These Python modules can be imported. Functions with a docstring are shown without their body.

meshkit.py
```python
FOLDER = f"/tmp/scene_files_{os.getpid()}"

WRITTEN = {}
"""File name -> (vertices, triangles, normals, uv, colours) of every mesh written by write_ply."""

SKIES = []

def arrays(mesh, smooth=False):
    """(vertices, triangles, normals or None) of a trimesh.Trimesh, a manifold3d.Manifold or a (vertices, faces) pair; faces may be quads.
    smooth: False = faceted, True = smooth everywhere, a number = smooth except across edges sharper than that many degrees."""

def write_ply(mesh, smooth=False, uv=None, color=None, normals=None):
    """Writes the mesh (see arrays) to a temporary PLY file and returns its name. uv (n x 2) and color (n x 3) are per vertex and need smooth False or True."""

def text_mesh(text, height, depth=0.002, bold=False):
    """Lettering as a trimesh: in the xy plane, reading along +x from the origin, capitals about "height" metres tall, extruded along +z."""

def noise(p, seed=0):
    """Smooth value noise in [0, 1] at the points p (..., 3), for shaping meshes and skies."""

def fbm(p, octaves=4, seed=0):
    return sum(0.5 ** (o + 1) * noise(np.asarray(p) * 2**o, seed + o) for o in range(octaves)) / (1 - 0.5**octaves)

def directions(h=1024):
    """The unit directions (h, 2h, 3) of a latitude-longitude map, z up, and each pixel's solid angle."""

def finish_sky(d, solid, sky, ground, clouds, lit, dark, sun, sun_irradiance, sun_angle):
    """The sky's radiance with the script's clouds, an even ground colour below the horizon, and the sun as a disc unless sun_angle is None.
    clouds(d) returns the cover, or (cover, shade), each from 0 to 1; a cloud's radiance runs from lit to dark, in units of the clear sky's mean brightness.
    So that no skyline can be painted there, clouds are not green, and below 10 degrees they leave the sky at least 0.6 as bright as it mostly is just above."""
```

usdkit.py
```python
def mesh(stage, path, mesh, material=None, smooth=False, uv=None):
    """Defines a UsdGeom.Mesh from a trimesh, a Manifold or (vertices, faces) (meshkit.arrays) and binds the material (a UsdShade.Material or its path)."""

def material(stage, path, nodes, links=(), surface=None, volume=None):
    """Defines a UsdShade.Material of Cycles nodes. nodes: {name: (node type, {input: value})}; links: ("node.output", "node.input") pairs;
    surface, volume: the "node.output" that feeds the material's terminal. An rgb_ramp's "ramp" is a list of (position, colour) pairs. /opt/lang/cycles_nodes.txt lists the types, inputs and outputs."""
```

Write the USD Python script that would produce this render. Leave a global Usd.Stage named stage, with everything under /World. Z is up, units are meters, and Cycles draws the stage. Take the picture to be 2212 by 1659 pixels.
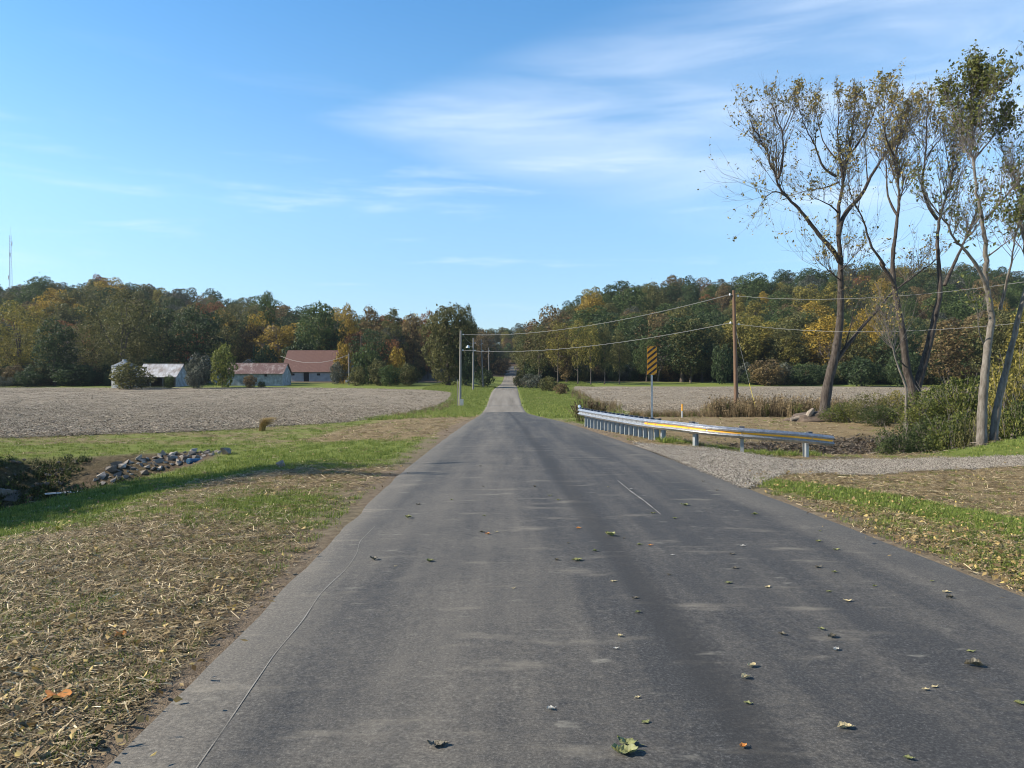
import math, random
import numpy as np
import trimesh
import usdkit, meshkit
from pxr import Usd, UsdGeom, UsdLux, UsdShade, Sdf, Gf, Vt

stage = Usd.Stage.CreateInMemory()
UsdGeom.SetStageUpAxis(stage, UsdGeom.Tokens.z)
UsdGeom.SetStageMetersPerUnit(stage, 1.0)
world = UsdGeom.Xform.Define(stage, '/World')
stage.SetDefaultPrim(world.GetPrim())
UsdGeom.Scope.Define(stage, '/World/Looks')

# ------------------------------------------------------------------ camera, sky, sun, exposure
CAMZ = 1.62                      # eye height above the road under the camera
F = 1662.0                       # focal length in pixels of a 2212 px wide view
CX, HOR = 1106.0, 835.0          # principal column and horizon row of that view
cam = UsdGeom.Camera.Define(stage, '/World/camera')
cam.CreateHorizontalApertureAttr(36.0)
cam.CreateVerticalApertureAttr(27.0)
cam.CreateFocalLengthAttr(36.0 * F / 2212.0)
cam.CreateVerticalApertureOffsetAttr(36.0 * (HOR - 829.5) / 2212.0)
cam.CreateClippingRangeAttr(Gf.Vec2f(0.1, 20000))
cam.CreateExposureAttr(1.1)
xf = UsdGeom.Xformable(cam)
xf.AddTranslateOp().Set(Gf.Vec3d(0, 0, CAMZ))
xf.AddRotateXOp().Set(90.0)

SUN_AZ = np.array([-0.99, -0.07]); SUN_AZ /= np.linalg.norm(SUN_AZ)
SUN_EL = math.radians(33.0)
SUN_ROT = math.atan2(SUN_AZ[0], SUN_AZ[1])
sun = UsdLux.DistantLight.Define(stage, '/World/sun')
sun.CreateIntensityAttr(1.25)
sun.CreateAngleAttr(0.5)
sun.CreateColorAttr(Gf.Vec3f(1.0, 0.91, 0.77))
sun.GetPrim().CreateAttribute('inputs:normalize', Sdf.ValueTypeNames.Bool).Set(True)
to_sun = np.array([SUN_AZ[0] * math.cos(SUN_EL), SUN_AZ[1] * math.cos(SUN_EL), math.sin(SUN_EL)])
q = Gf.Rotation(Gf.Vec3d(0, 0, 1), Gf.Vec3d(*map(float, to_sun)))
UsdGeom.Xformable(sun).AddOrientOp(UsdGeom.XformOp.PrecisionDouble).Set(Gf.Quatd(q.GetQuat()))

dome = UsdLux.DomeLight.Define(stage, '/World/sky')
dome.GetPrim().SetCustomDataByKey('kind', 'structure')
sky_nodes = {
    'tc': ('texture_coordinate', {}),
    'sky': ('sky_texture', {'sky_type': 'single_scattering', 'sun_disc': False, 'sun_elevation': SUN_EL, 'sun_rotation': SUN_ROT,
                            'air_density': 1.0, 'aerosol_density': 0.3, 'ozone_density': 2.0, 'altitude': 200.0}),
    'el': ('rgb_ramp', {'ramp': [(0.0, (0.66, 0.78, 0.95)), (0.08, (0.85, 0.96, 1.06)), (0.22, (1.08, 1.31, 1.37)), (0.36, (0.85, 1.29, 1.45)), (0.50, (0.60, 1.20, 1.50)), (1.0, (0.5, 1.0, 1.35))]}),
    'sat': ('mix', {'mix_type': 'multiply', 'fac': 1.0}),
    'sep': ('separate_xyz', {}),
    # wedge of cirrus that opens towards +x at about 20 degrees of elevation
    'px': ('math', {'math_type': 'multiply_add', 'value2': 0.25, 'value3': 0.066}),
    'pxc': ('math', {'math_type': 'maximum', 'value2': 0.004}),
    'ez': ('math', {'math_type': 'multiply_add', 'value2': -0.02, 'value3': -0.325}),
    'dz': ('math', {'math_type': 'add'}),
    'adz': ('math', {'math_type': 'absolute'}),
    'rat': ('math', {'math_type': 'divide'}),
    'wedge': ('map_range', {'range_type': 'smoothstep', 'from_min': 0.25, 'from_max': 1.35, 'to_min': 1.0, 'to_max': 0.0, 'clamp': True}),
    'xin': ('map_range', {'range_type': 'smoothstep', 'from_min': -0.27, 'from_max': -0.10, 'to_min': 0.0, 'to_max': 1.0, 'clamp': True}),
    'wm': ('math', {'math_type': 'multiply'}),
    'map1': ('mapping', {'scale': (2.2, 2.2, 15.0), 'rotation': (0, -0.09, 0)}),
    'n1': ('noise_texture', {'scale': 1.4, 'detail': 5.0, 'roughness': 0.52, 'distortion': 0.5}),
    'f1': ('map_range', {'range_type': 'smoothstep', 'from_min': 0.22, 'from_max': 0.85, 'to_min': 0.10, 'to_max': 1.0, 'clamp': True}),
    'c1': ('math', {'math_type': 'multiply'}),
    'map2': ('mapping', {'scale': (3.0, 3.0, 26.0), 'rotation': (0, 0.03, 0), 'location': (3.7, 1.3, 0.4)}),
    'n2': ('noise_texture', {'scale': 1.3, 'detail': 5.0, 'roughness': 0.55, 'distortion': 0.3}),
    'f2': ('map_range', {'range_type': 'smoothstep', 'from_min': 0.53, 'from_max': 0.76, 'to_min': 0.0, 'to_max': 0.6, 'clamp': True}),
    'low': ('map_range', {'range_type': 'smoothstep', 'from_min': 0.40, 'from_max': 0.22, 'to_min': 0.0, 'to_max': 1.0, 'clamp': True}),
    'c2': ('math', {'math_type': 'multiply'}),
    'cs': ('math', {'math_type': 'add', 'use_clamp': True}),
    'cov': ('math', {'math_type': 'multiply', 'value2': 0.62}),
    'mix': ('mix', {'color2': (6.2, 7.0, 8.2)}),
    'bg': ('background_shader', {'strength': 0.075}),
}
sky_links = [
    ('sky.color', 'sat.color1'), ('sep.z', 'el.fac'), ('el.color', 'sat.color2'), ('tc.generated', 'sep.vector'),
    ('sep.x', 'px.value1'), ('px.value', 'pxc.value1'), ('sep.x', 'ez.value1'), ('ez.value', 'dz.value1'), ('sep.z', 'dz.value2'),
    ('dz.value', 'adz.value1'), ('adz.value', 'rat.value1'), ('pxc.value', 'rat.value2'), ('rat.value', 'wedge.value'),
    ('sep.x', 'xin.value'), ('wedge.result', 'wm.value1'), ('xin.result', 'wm.value2'),
    ('tc.generated', 'map1.vector'), ('map1.vector', 'n1.vector'), ('n1.fac', 'f1.value'), ('f1.result', 'c1.value1'), ('wm.value', 'c1.value2'),
    ('tc.generated', 'map2.vector'), ('map2.vector', 'n2.vector'), ('n2.fac', 'f2.value'), ('sep.z', 'low.value'),
    ('f2.result', 'c2.value1'), ('low.result', 'c2.value2'), ('c1.value', 'cs.value1'), ('c2.value', 'cs.value2'),
    ('cs.value', 'cov.value1'), ('cov.value', 'mix.fac'), ('sat.color', 'mix.color1'), ('mix.color', 'bg.color'),
]
sky_mat = usdkit.material(stage, '/World/Looks/sky', sky_nodes, sky_links, surface='bg.background')
UsdShade.MaterialBindingAPI.Apply(dome.GetPrim()).Bind(sky_mat)

# ------------------------------------------------------------------ helpers
RNG = np.random.default_rng(20241)
used = {}


def numbered(name, parent='/World'):
    k = (parent, name)
    n = used.get(k, 0)
    used[k] = n + 1
    return f'{parent}/{name}' if n == 0 else f'{parent}/{name}_{n:03d}'


def tag(o, label=None, cat=None, group=None, kind=None):
    o = o.GetPrim() if hasattr(o, 'GetPrim') else o
    for key, v in (('label', label), ('category', cat), ('group', group), ('kind', kind)):
        if v:
            o.SetCustomDataByKey(key, v)
    return o


def place(o, loc, rz=0.0, s=1.0):
    x = UsdGeom.Xformable(o)
    x.AddTranslateOp().Set(Gf.Vec3d(*map(float, loc)))
    if rz:
        x.AddRotateZOp().Set(math.degrees(rz))
    if np.ndim(s) or s != 1.0:
        s = np.broadcast_to(np.asarray(s, float), 3)
        x.AddScaleOp().Set(Gf.Vec3f(*map(float, s)))


def thing(name, label, cat, loc=(0, 0, 0), rz=0.0, group=None, s=1.0):
    x = UsdGeom.Xform.Define(stage, numbered(name))
    place(x, loc, rz, s)
    tag(x, label, cat, group)
    return x.GetPrim()


def pv(m, name, values):
    values = np.asarray(values, np.float32)
    t = Sdf.ValueTypeNames.Color3fArray if values.ndim == 2 else Sdf.ValueTypeNames.FloatArray
    a = Vt.Vec3fArray.FromNumpy(values) if values.ndim == 2 else Vt.FloatArray.FromNumpy(values)
    UsdGeom.PrimvarsAPI(m).CreatePrimvar(name, t, 'vertex').Set(a)


def part(name, mesh, mat, parent=None, smooth=False, tint=None, label=None):
    path = numbered(name, str(parent.GetPath()) if parent else '/World')
    m = usdkit.mesh(stage, path, mesh, M[mat] if isinstance(mat, str) else mat, smooth)
    if tint is not None:
        pv(m, 'tint', tint)
    if label:
        tag(m, label)
    return m.GetPrim()


class MB:
    """collects vertices and triangles"""
    def __init__(self):
        self.v, self.f, self.t, self.n = [], [], [], 0

    def add(self, v, f, t=None):
        v = np.asarray(v, float); f = np.asarray(f, int)
        if f.shape[1] == 4:
            f = np.vstack([f[:, [0, 1, 2]], f[:, [0, 2, 3]]])
        self.v.append(v); self.f.append(f + self.n); self.n += len(v)
        self.t.append(np.broadcast_to(np.asarray(0.5 if t is None else t, float), len(v)))
        return self

    def box(self, x0, x1, y0, y1, z0, z1):
        v = np.array([(x, y, z) for x in (x0, x1) for y in (y0, y1) for z in (z0, z1)], float)
        f = [(0, 1, 3, 2), (4, 6, 7, 5), (0, 4, 5, 1), (2, 3, 7, 6), (0, 2, 6, 4), (1, 5, 7, 3)]
        return self.add(v, f)

    def tube(self, p, r, sides=6, cap=True, t=None):
        p = np.asarray(p, float); n = len(p)
        r = np.broadcast_to(np.asarray(r, float), n)
        tan = np.gradient(p, axis=0)
        tan /= np.maximum(np.linalg.norm(tan, axis=1, keepdims=True), 1e-9)
        ref = np.array([0.0, 0, 1]) if abs(tan[:, 2]).mean() < 0.8 else np.array([1.0, 0, 0])
        a = np.cross(tan, ref); a /= np.maximum(np.linalg.norm(a, axis=1, keepdims=True), 1e-9)
        b = np.cross(a, tan)
        th = np.arange(sides) * 2 * np.pi / sides
        ring = p[:, None] + r[:, None, None] * (np.cos(th)[None, :, None] * a[:, None] + np.sin(th)[None, :, None] * b[:, None])
        v = ring.reshape(-1, 3)
        i = np.arange(n - 1)[:, None] * sides; j = np.arange(sides)[None]; k = (j + 1) % sides
        f = np.stack([i + j, i + sides + j, i + sides + k, i + k], -1).reshape(-1, 4)
        f = np.vstack([f[:, [0, 1, 2]], f[:, [0, 2, 3]]])
        if cap:
            v = np.vstack([v, p[:1], p[-1:]])
            c0, c1 = n * sides, n * sides + 1
            jj = np.arange(sides); kk = (jj + 1) % sides
            f = np.vstack([f, np.stack([np.full(sides, c0), jj, kk], 1), np.stack([np.full(sides, c1), (n - 1) * sides + kk, (n - 1) * sides + jj], 1)])
        return self.add(v, f, t)

    def mesh(self):
        return np.vstack(self.v), np.vstack(self.f)

    def tint(self):
        return np.concatenate(self.t)

    def build(self, name, mat, parent=None, smooth=False, label=None, tint=False):
        return part(name, self.mesh(), mat, parent, smooth, self.tint() if tint else None, label)


def ss(a, b, x):
    t = np.clip((np.asarray(x, float) - a) / (b - a), 0, 1)
    return t * t * (3 - 2 * t)


def fbm2(x, y, s=1.0, seed=0, octaves=4):
    x, y = np.broadcast_arrays(np.asarray(x, float), np.asarray(y, float))
    out, amp, tot = 0.0, 1.0, 0.0
    for k in range(octaves):
        out = out + amp * meshkit.noise(np.stack([x * s + 17.3 * k, y * s + 5.1 * k, np.full(x.shape, 3.7 + k)], -1), seed + k)
        tot += amp; amp *= 0.5; s *= 2.03
    return out / tot


# ------------------------------------------------------------------ materials
M = {}


def mat(name, nodes, links, surface='p.BSDF'):
    M[name] = usdkit.material(stage, f'/World/Looks/{name}', nodes, links, surface=surface)
    return M[name]


def plain(name, c, rough=0.6, metallic=0.0, vary=0.25, scale=3.0, bump=0.0, spec=0.4):
    lo = tuple(x * (1 - vary) for x in c); hi = tuple(min(1, x * (1 + vary)) for x in c)
    nodes = {'g': ('geometry', {}), 'n': ('noise_texture', {'scale': scale, 'detail': 5.0, 'roughness': 0.6}), 'r': ('rgb_ramp', {'ramp': [(0.3, lo), (0.7, hi)]}),
             'p': ('principled_bsdf', {'roughness': rough, 'metallic': metallic, 'specular_ior_level': spec})}
    links = [('g.position', 'n.vector'), ('n.fac', 'r.fac'), ('r.color', 'p.base_color')]
    if bump:
        nodes['b'] = ('bump', {'strength': bump, 'distance': 0.02})
        links += [('n.fac', 'b.height'), ('b.normal', 'p.normal')]
    return mat(name, nodes, links)


def foliage(name, ramp, transl=0.30, rough=0.65):
    nodes = {'a': ('attribute', {'attribute': 'tint'}), 'r': ('rgb_ramp', {'ramp': ramp}),
             'p': ('principled_bsdf', {'roughness': rough, 'specular_ior_level': 0.25}), 't': ('translucent_bsdf', {}),
             'm': ('mix_closure', {'fac': transl})}
    links = [('a.fac', 'r.fac'), ('r.color', 'p.base_color'), ('r.color', 't.color'), ('p.BSDF', 'm.closure1'), ('t.BSDF', 'm.closure2')]
    return mat(name, nodes, links, 'm.closure')


# ------------------------------------------------------------------ the lie of the land (heights in metres, eye height = CAMZ)
YL = np.array([-60, 0, 3.3, 17.7, 40, 60, 76, 130, 180, 245, 330, 450, 620.0])
XLr = np.array([0.6, -1.66, -1.78, -2.30, -2.48, -2.62, -2.95, -3.30, -3.25, -3.1, -2.6, -1.2, 1.0])
YR = np.array([-60, 0, 6, 13, 19.7, 30, 45, 60, 76, 130, 180, 245, 330, 450, 620.0])
XRr = np.array([6.3, 4.2, 4.06, 3.97, 3.84, 3.5, 2.85, 1.95, 1.46, 1.05, 1.15, 1.35, 2.0, 3.1, 5.5])
ZY = np.array([-60, 0, 20, 40, 60, 76, 90, 110, 130, 155, 180, 230, 260, 300, 360, 450, 620.0])
ZR = np.array([-1.2, -1.62, -1.776, -1.98, -2.30, -2.56, -2.45, -1.55, -0.70, -0.25, 0.05, 0.95, 2.1, 4.6, 7.9, 11.8, 15.0])
from scipy.interpolate import PchipInterpolator
_rz = PchipInterpolator(ZY, ZR); _xl = PchipInterpolator(YL, XLr); _xr = PchipInterpolator(YR, XRr)
_zl = PchipInterpolator([-60, 0, 15, 25, 33, 60, 90, 110, 130, 148, 160, 185, 220, 900], [-2.2, -2.3, -2.35, -2.25, -2.22, -2.40, -2.25, -1.5, -0.75, 0.0, 0.40, 1.35, 2.6, 9.0])
_zr = PchipInterpolator([-60, 0, 14, 22, 30, 40, 57, 90, 110, 130, 148, 160, 185, 220, 900], [-1.7, -1.95, -2.0, -2.10, -2.25, -2.2, -2.15, -2.2, -1.5, -0.75, -0.03, 0.5, 1.6, 3.0, 9.0])
_ridge = PchipInterpolator([-3, -0.67, -0.55, -0.48, -0.40, -0.25, -0.12, -0.05, 0.0, 0.03, 0.07, 0.12, 0.24, 0.36, 0.48, 0.58, 0.68, 3], [30, 36, 38, 35, 31, 21, 16, 13, 12.5, 13.5, 22, 34, 38, 40, 46, 44, 40, 34])

CREEK = np.array([(-9.8, 26.4), (-9.1, 22), (-9.9, 15), (-11, 6), (-13, -10), (-21, -10), (-19.5, 3), (-21, 13), (-30, 17.5), (-46, 18), (-46, 22.3), (-30, 22.6), (-16, 24.2), (-12, 25.7)], float)


def poly_depth(x, y, P):
    """distance inside a polygon (negative outside)"""
    x, y = np.asarray(x, float), np.asarray(y, float)
    best = np.full(x.shape, 1e9); inside = np.zeros(x.shape, bool)
    for (ax, ay), (bx, by) in zip(P, np.roll(P, -1, 0)):
        dx, dy = bx - ax, by - ay
        t = np.clip(((x - ax) * dx + (y - ay) * dy) / (dx * dx + dy * dy), 0, 1)
        best = np.minimum(best, np.hypot(x - ax - t * dx, y - ay - t * dy))
        c = ((ay > y) != (by > y)) & (x < (bx - ax) * (y - ay) / (by - ay + 1e-12) + ax)
        inside ^= c
    return np.where(inside, best, -best)


DITCH = np.array([(5.0, 27.8), (8, 27.4), (11.5, 27.5), (15, 28.6), (20, 31), (30, 34.5), (60, 44)], float)


def line_dist(x, y, L):
    best = np.full(np.shape(x), 1e9)
    for (ax, ay), (bx, by) in zip(L[:-1], L[1:]):
        dx, dy = bx - ax, by - ay
        t = np.clip(((x - ax) * dx + (y - ay) * dy) / (dx * dx + dy * dy), 0, 1)
        best = np.minimum(best, np.hypot(x - ax - t * dx, y - ay - t * dy))
    return best


def ditch(x, y):
    """0 outside to 1 in the bed of the ditch; its far side slopes gently"""
    dd = line_dist(x, y, DITCH)
    far = y > np.interp(x, DITCH[:, 0], DITCH[:, 1])
    w = np.where(far, np.interp(x, [6, 9, 12, 20], [2.8, 5.0, 7.0, 7.0]), 3.1)
    return ss(w, 0.5, dd + 0.9 * (fbm2(x, y, 0.8, 6) - 0.5)) * ss(5.0, 7.5, x)


def road_edges(y):
    yc = np.clip(y, -59, 619)
    return _xl(yc), _xr(yc)


def ground(x, y, rough=True):
    x, y = np.broadcast_arrays(np.asarray(x, float), np.asarray(y, float))
    yc = np.clip(y, -59, 619)
    xl, xr = _xl(yc), _xr(yc)
    z0 = _rz(yc)
    el, er = xl - x, x - xr
    zl, zr_ = _zl(np.clip(y, -59, 899)), _zr(np.clip(y, -59, 899))
    hill = _ridge(np.clip(x / np.maximum(y, 60), -2.9, 2.9)) * ss(160, 400, y) + 15.0 * ss(455, 545, y) * ss(0.16, 0.08, np.abs(x / np.maximum(y, 60)))
    zside = np.where(el > 0, zl, zr_)
    zside = zside * (1 - ss(160, 260, y)) + (zside * 0.3 + hill) * ss(160, 260, y)
    wide = np.where(el > 0, 7.0, 4.5) + 0.09 * np.clip(y - 150, 0, 400)
    e = np.maximum(np.maximum(el, er), 0)
    w = ss(0.3, 1, e / wide) * 0.85 + 0.15 * np.clip(e / wide, 0, 1)
    w = np.maximum(w, ss(462, 500, y))
    z = z0 * (1 - w) + zside * w
    if rough:
        z = z + np.minimum(e, 3) / 3 * (fbm2(x, y, 0.25, 3) - 0.5) * 0.22 + np.clip(e - 0.15, 0, 0.5) * (fbm2(x, y, 1.7, 9, 3) - 0.5) * 0.10
    # creek on the left, ditch and knoll on the right
    dep = poly_depth(x, y, CREEK)
    soft = ss(-16.0, -12.5, x) * ss(17.5, 20.5, y)         # the armoured corner slopes gently, the banks are steep
    z = z - 1.55 * ss(-0.2, 1.3 + 2.6 * soft, dep + 0.6 * (fbm2(x, y, 0.9, 5) - 0.5) * (dep > -1))
    z = z - 1.25 * ditch(x, y)
    z = z + 0.42 * ss(13.5, 18, x) * ss(22.6, 25.0, y) * ss(30.5, 27.5, y)
    return z + CAMZ


def hit(px, py, d0=2.5, d1=400.0):
    """the point of the ground seen at a place of the 2212 px view"""
    d = np.geomspace(d0, d1, 4000)
    x = (px - CX) / F * d; zr = CAMZ + (HOR - py) / F * d
    k = np.argmax(zr <= ground(x, d))
    return np.array([x[k], d[k], ground(x[k], d[k])])


def at(px, py, d):
    return np.array([(px - CX) / F * d, d, CAMZ + (HOR - py) / F * d])


# ---- which cover grows or lies where: weights for green grass, straw, bare soil
def cover(x, y):
    x, y = np.broadcast_arrays(np.asarray(x, float), np.asarray(y, float))
    xl, xr = road_edges(y)
    el, er = xl - x, x - xr
    n1 = fbm2(x, y, 0.55, 21) - 0.5
    n2 = fbm2(x, y, 1.6, 22) - 0.5
    n3 = fbm2(x, y, 0.12, 23) - 0.5
    g = np.full(x.shape, 0.75) + 0.5 * n3
    L = el > 0
    near = ss(11.0, 7.0, y + 0.35 * x)                     # straw mulch in the near left
    gl = 0.80 + 0.9 * n1
    gl = gl - 0.54 * near
    streak = np.exp(-((y - (15.2 - 0.28 * (el - 1))) / 2.2) ** 2) * ss(7.5, 3.0, el)
    gl = gl - 0.85 * streak
    gold = ss(25, 31, y) * ss(6.5, 3.5, el - 0.02 * y) * ss(75, 60, y)
    gl = gl - 0.72 * gold
    gl = gl + 0.30 * ss(9, 12, y) * ss(25, 20, y) * ss(3, 5, el)
    gl = gl - 0.25 * ss(27, 31, y) * ss(60, 40, y)
    sw_ = (y - 13.6) * 0.507 + (x - 4.4) * 0.862
    swath = np.abs(sw_ - 0.15) / (0.55 + 0.13 * np.clip(13.6 - y, -1, 8))
    gr = 0.40 + 0.8 * n1 + 0.75 * ss(1.4, 0.6, swath) * ss(0.1, 0.6, er) - 0.55 * ss(0.8, 1.6, sw_) * ss(24, 21, y)
    gr = np.where(y > 24.5, 0.10 + 0.9 * n1, gr)
    knoll = ss(12.5, 14.5, x) * ss(21.5, 23.5, y) * ss(31, 28, y)
    gr = np.maximum(gr, 0.95 * knoll)
    gr = np.where((y > 38) & (er < 5.5), 0.72 + 0.9 * n1 + 0.5 * n3, gr)
    gr = np.where(y > 57, 0.66 + 0.9 * n1 + 0.6 * n3, gr)
    g = np.where(L, gl, gr) + 0.45 * n2
    g = np.where(y > 140, 0.95, g)
    soil = ss(0.80, 0.40, np.where(L, el, er) + 0.8 * n1) * ss(60, 40, y) * 0.85
    soil = np.maximum(soil, ss(0.62, 0.75, fbm2(x, y, 0.8, 31)) * 0.55 * np.where(L, near, 0.2))
    damp = ss(0.04, 0.22, ditch(x, y) + 0.16 * n1)
    soil = np.maximum(soil, damp)
    dep = poly_depth(x, y, CREEK)
    damp = np.maximum(damp, ss(-0.35, 0.3, dep))
    soil = np.maximum(soil, ss(-0.35, 0.3, dep) * (0.95 + 0.8 * n1))
    soil = np.maximum(soil, ss(165, 180, y) * np.where((el > 0) & (y < 285), ss(9, 13, el + 3 * n1), 1.0))                 # leaf mould under the woods
    return np.clip(g, 0, 1), np.clip(1 - g, 0, 1), np.clip(soil, 0, 1), np.clip(np.maximum(damp, ss(160, 175, y)), 0, 1)


FIELD_L = PchipInterpolator([30.5, 33, 42, 57, 80, 100, 123, 135, 142.5], [-60, -22, -14.2, -10.5, -8.5, -8.3, -9.5, -16, -40])
FIELD_R = PchipInterpolator([56, 75, 90, 110, 130, 149.5], [9.0, 9.7, 10.4, 10.5, 10.3, 12.0])


def in_field(x, y):
    """how far inside a ploughed field (metres, rough)"""
    dl = np.minimum(np.minimum(FIELD_L(np.clip(y, 30.5, 142.5)) - x, (y - 30.5) * 1.0), 142.5 - y)
    dr = np.minimum(np.minimum(x - FIELD_R(np.clip(y, 56, 149.5)), y - 56), 148.5 - y)
    return np.maximum(dl, dr)


def drive_span(x):
    xs = np.clip(x, 3.6, 90)
    c = np.interp(xs, [3.6, 5.5, 7, 10, 15, 22, 60, 90], [18.7, 19.0, 19.3, 20.4, 21.9, 23.3, 27, 30])
    h = np.interp(xs, [3.6, 4.2, 5.5, 7, 10, 15, 90], [5.9, 5.0, 3.3, 2.45, 1.55, 1.1, 1.05])
    return c - h, c + h


# ------------------------------------------------------------------ ground materials
mat('ground_soil', {
    'g': ('geometry', {}), 'a': ('attribute', {'attribute': 'cover'}), 's': ('separate_color', {}),
    'n1': ('noise_texture', {'scale': 9.0, 'detail': 6.0, 'roughness': 0.68}), 'n2': ('noise_texture', {'scale': 1.3, 'detail': 4.0, 'roughness': 0.6}),
    'n3': ('noise_texture', {'scale': 42.0, 'detail': 4.0, 'roughness': 0.7}),
    'rg': ('rgb_ramp', {'ramp': [(0.25, (0.056, 0.070, 0.015)), (0.5, (0.115, 0.142, 0.030)), (0.8, (0.185, 0.190, 0.055))]}),
    'rs': ('rgb_ramp', {'ramp': [(0.28, (0.060, 0.042, 0.024)), (0.48, (0.165, 0.120, 0.062)), (0.62, (0.30, 0.235, 0.135)), (0.8, (0.42, 0.345, 0.215))]}),
    'rb': ('rgb_ramp', {'ramp': [(0.3, (0.034, 0.024, 0.016)), (0.55, (0.088, 0.063, 0.043)), (0.75, (0.150, 0.112, 0.078))]}),
    'rl': ('rgb_ramp', {'ramp': [(0.3, (0.085, 0.062, 0.044)), (0.5, (0.150, 0.115, 0.083)), (0.75, (0.235, 0.185, 0.138))]}), 'm3': ('mix', {}),
    'mg': ('math', {'math_type': 'multiply_add', 'value2': 0.9, 'value3': 0.05}),
    'na': ('math', {'math_type': 'multiply_add', 'value2': 1.3, 'value3': -0.65}),
    'gs': ('math', {'math_type': 'add'}), 'gc': ('map_range', {'range_type': 'smoothstep', 'from_min': 0.25, 'from_max': 0.75, 'clamp': True}),
    'm1': ('mix', {}), 'm2': ('mix', {}),
    'b': ('bump', {'strength': 0.8, 'distance': 0.05}),
    'p': ('principled_bsdf', {'roughness': 0.95, 'specular_ior_level': 0.1}),
}, [('g.position', 'n1.vector'), ('g.position', 'n2.vector'), ('g.position', 'n3.vector'), ('a.color', 's.color'),
    ('n1.fac', 'rg.fac'), ('n3.fac', 'rs.fac'), ('n1.fac', 'rb.fac'), ('n1.fac', 'na.value1'), ('s.r', 'gs.value1'), ('na.value', 'gs.value2'),
    ('gs.value', 'gc.value'), ('gc.result', 'm1.fac'), ('rs.color', 'm1.color1'), ('rg.color', 'm1.color2'),
    ('s.b', 'm2.fac'), ('m1.color', 'm2.color1'), ('n1.fac', 'rl.fac'), ('s.g', 'm3.fac'), ('rl.color', 'm3.color1'), ('rb.color', 'm3.color2'), ('m3.color', 'm2.color2'), ('m2.color', 'p.base_color'),
    ('n3.fac', 'b.height'), ('b.normal', 'p.normal')])

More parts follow.
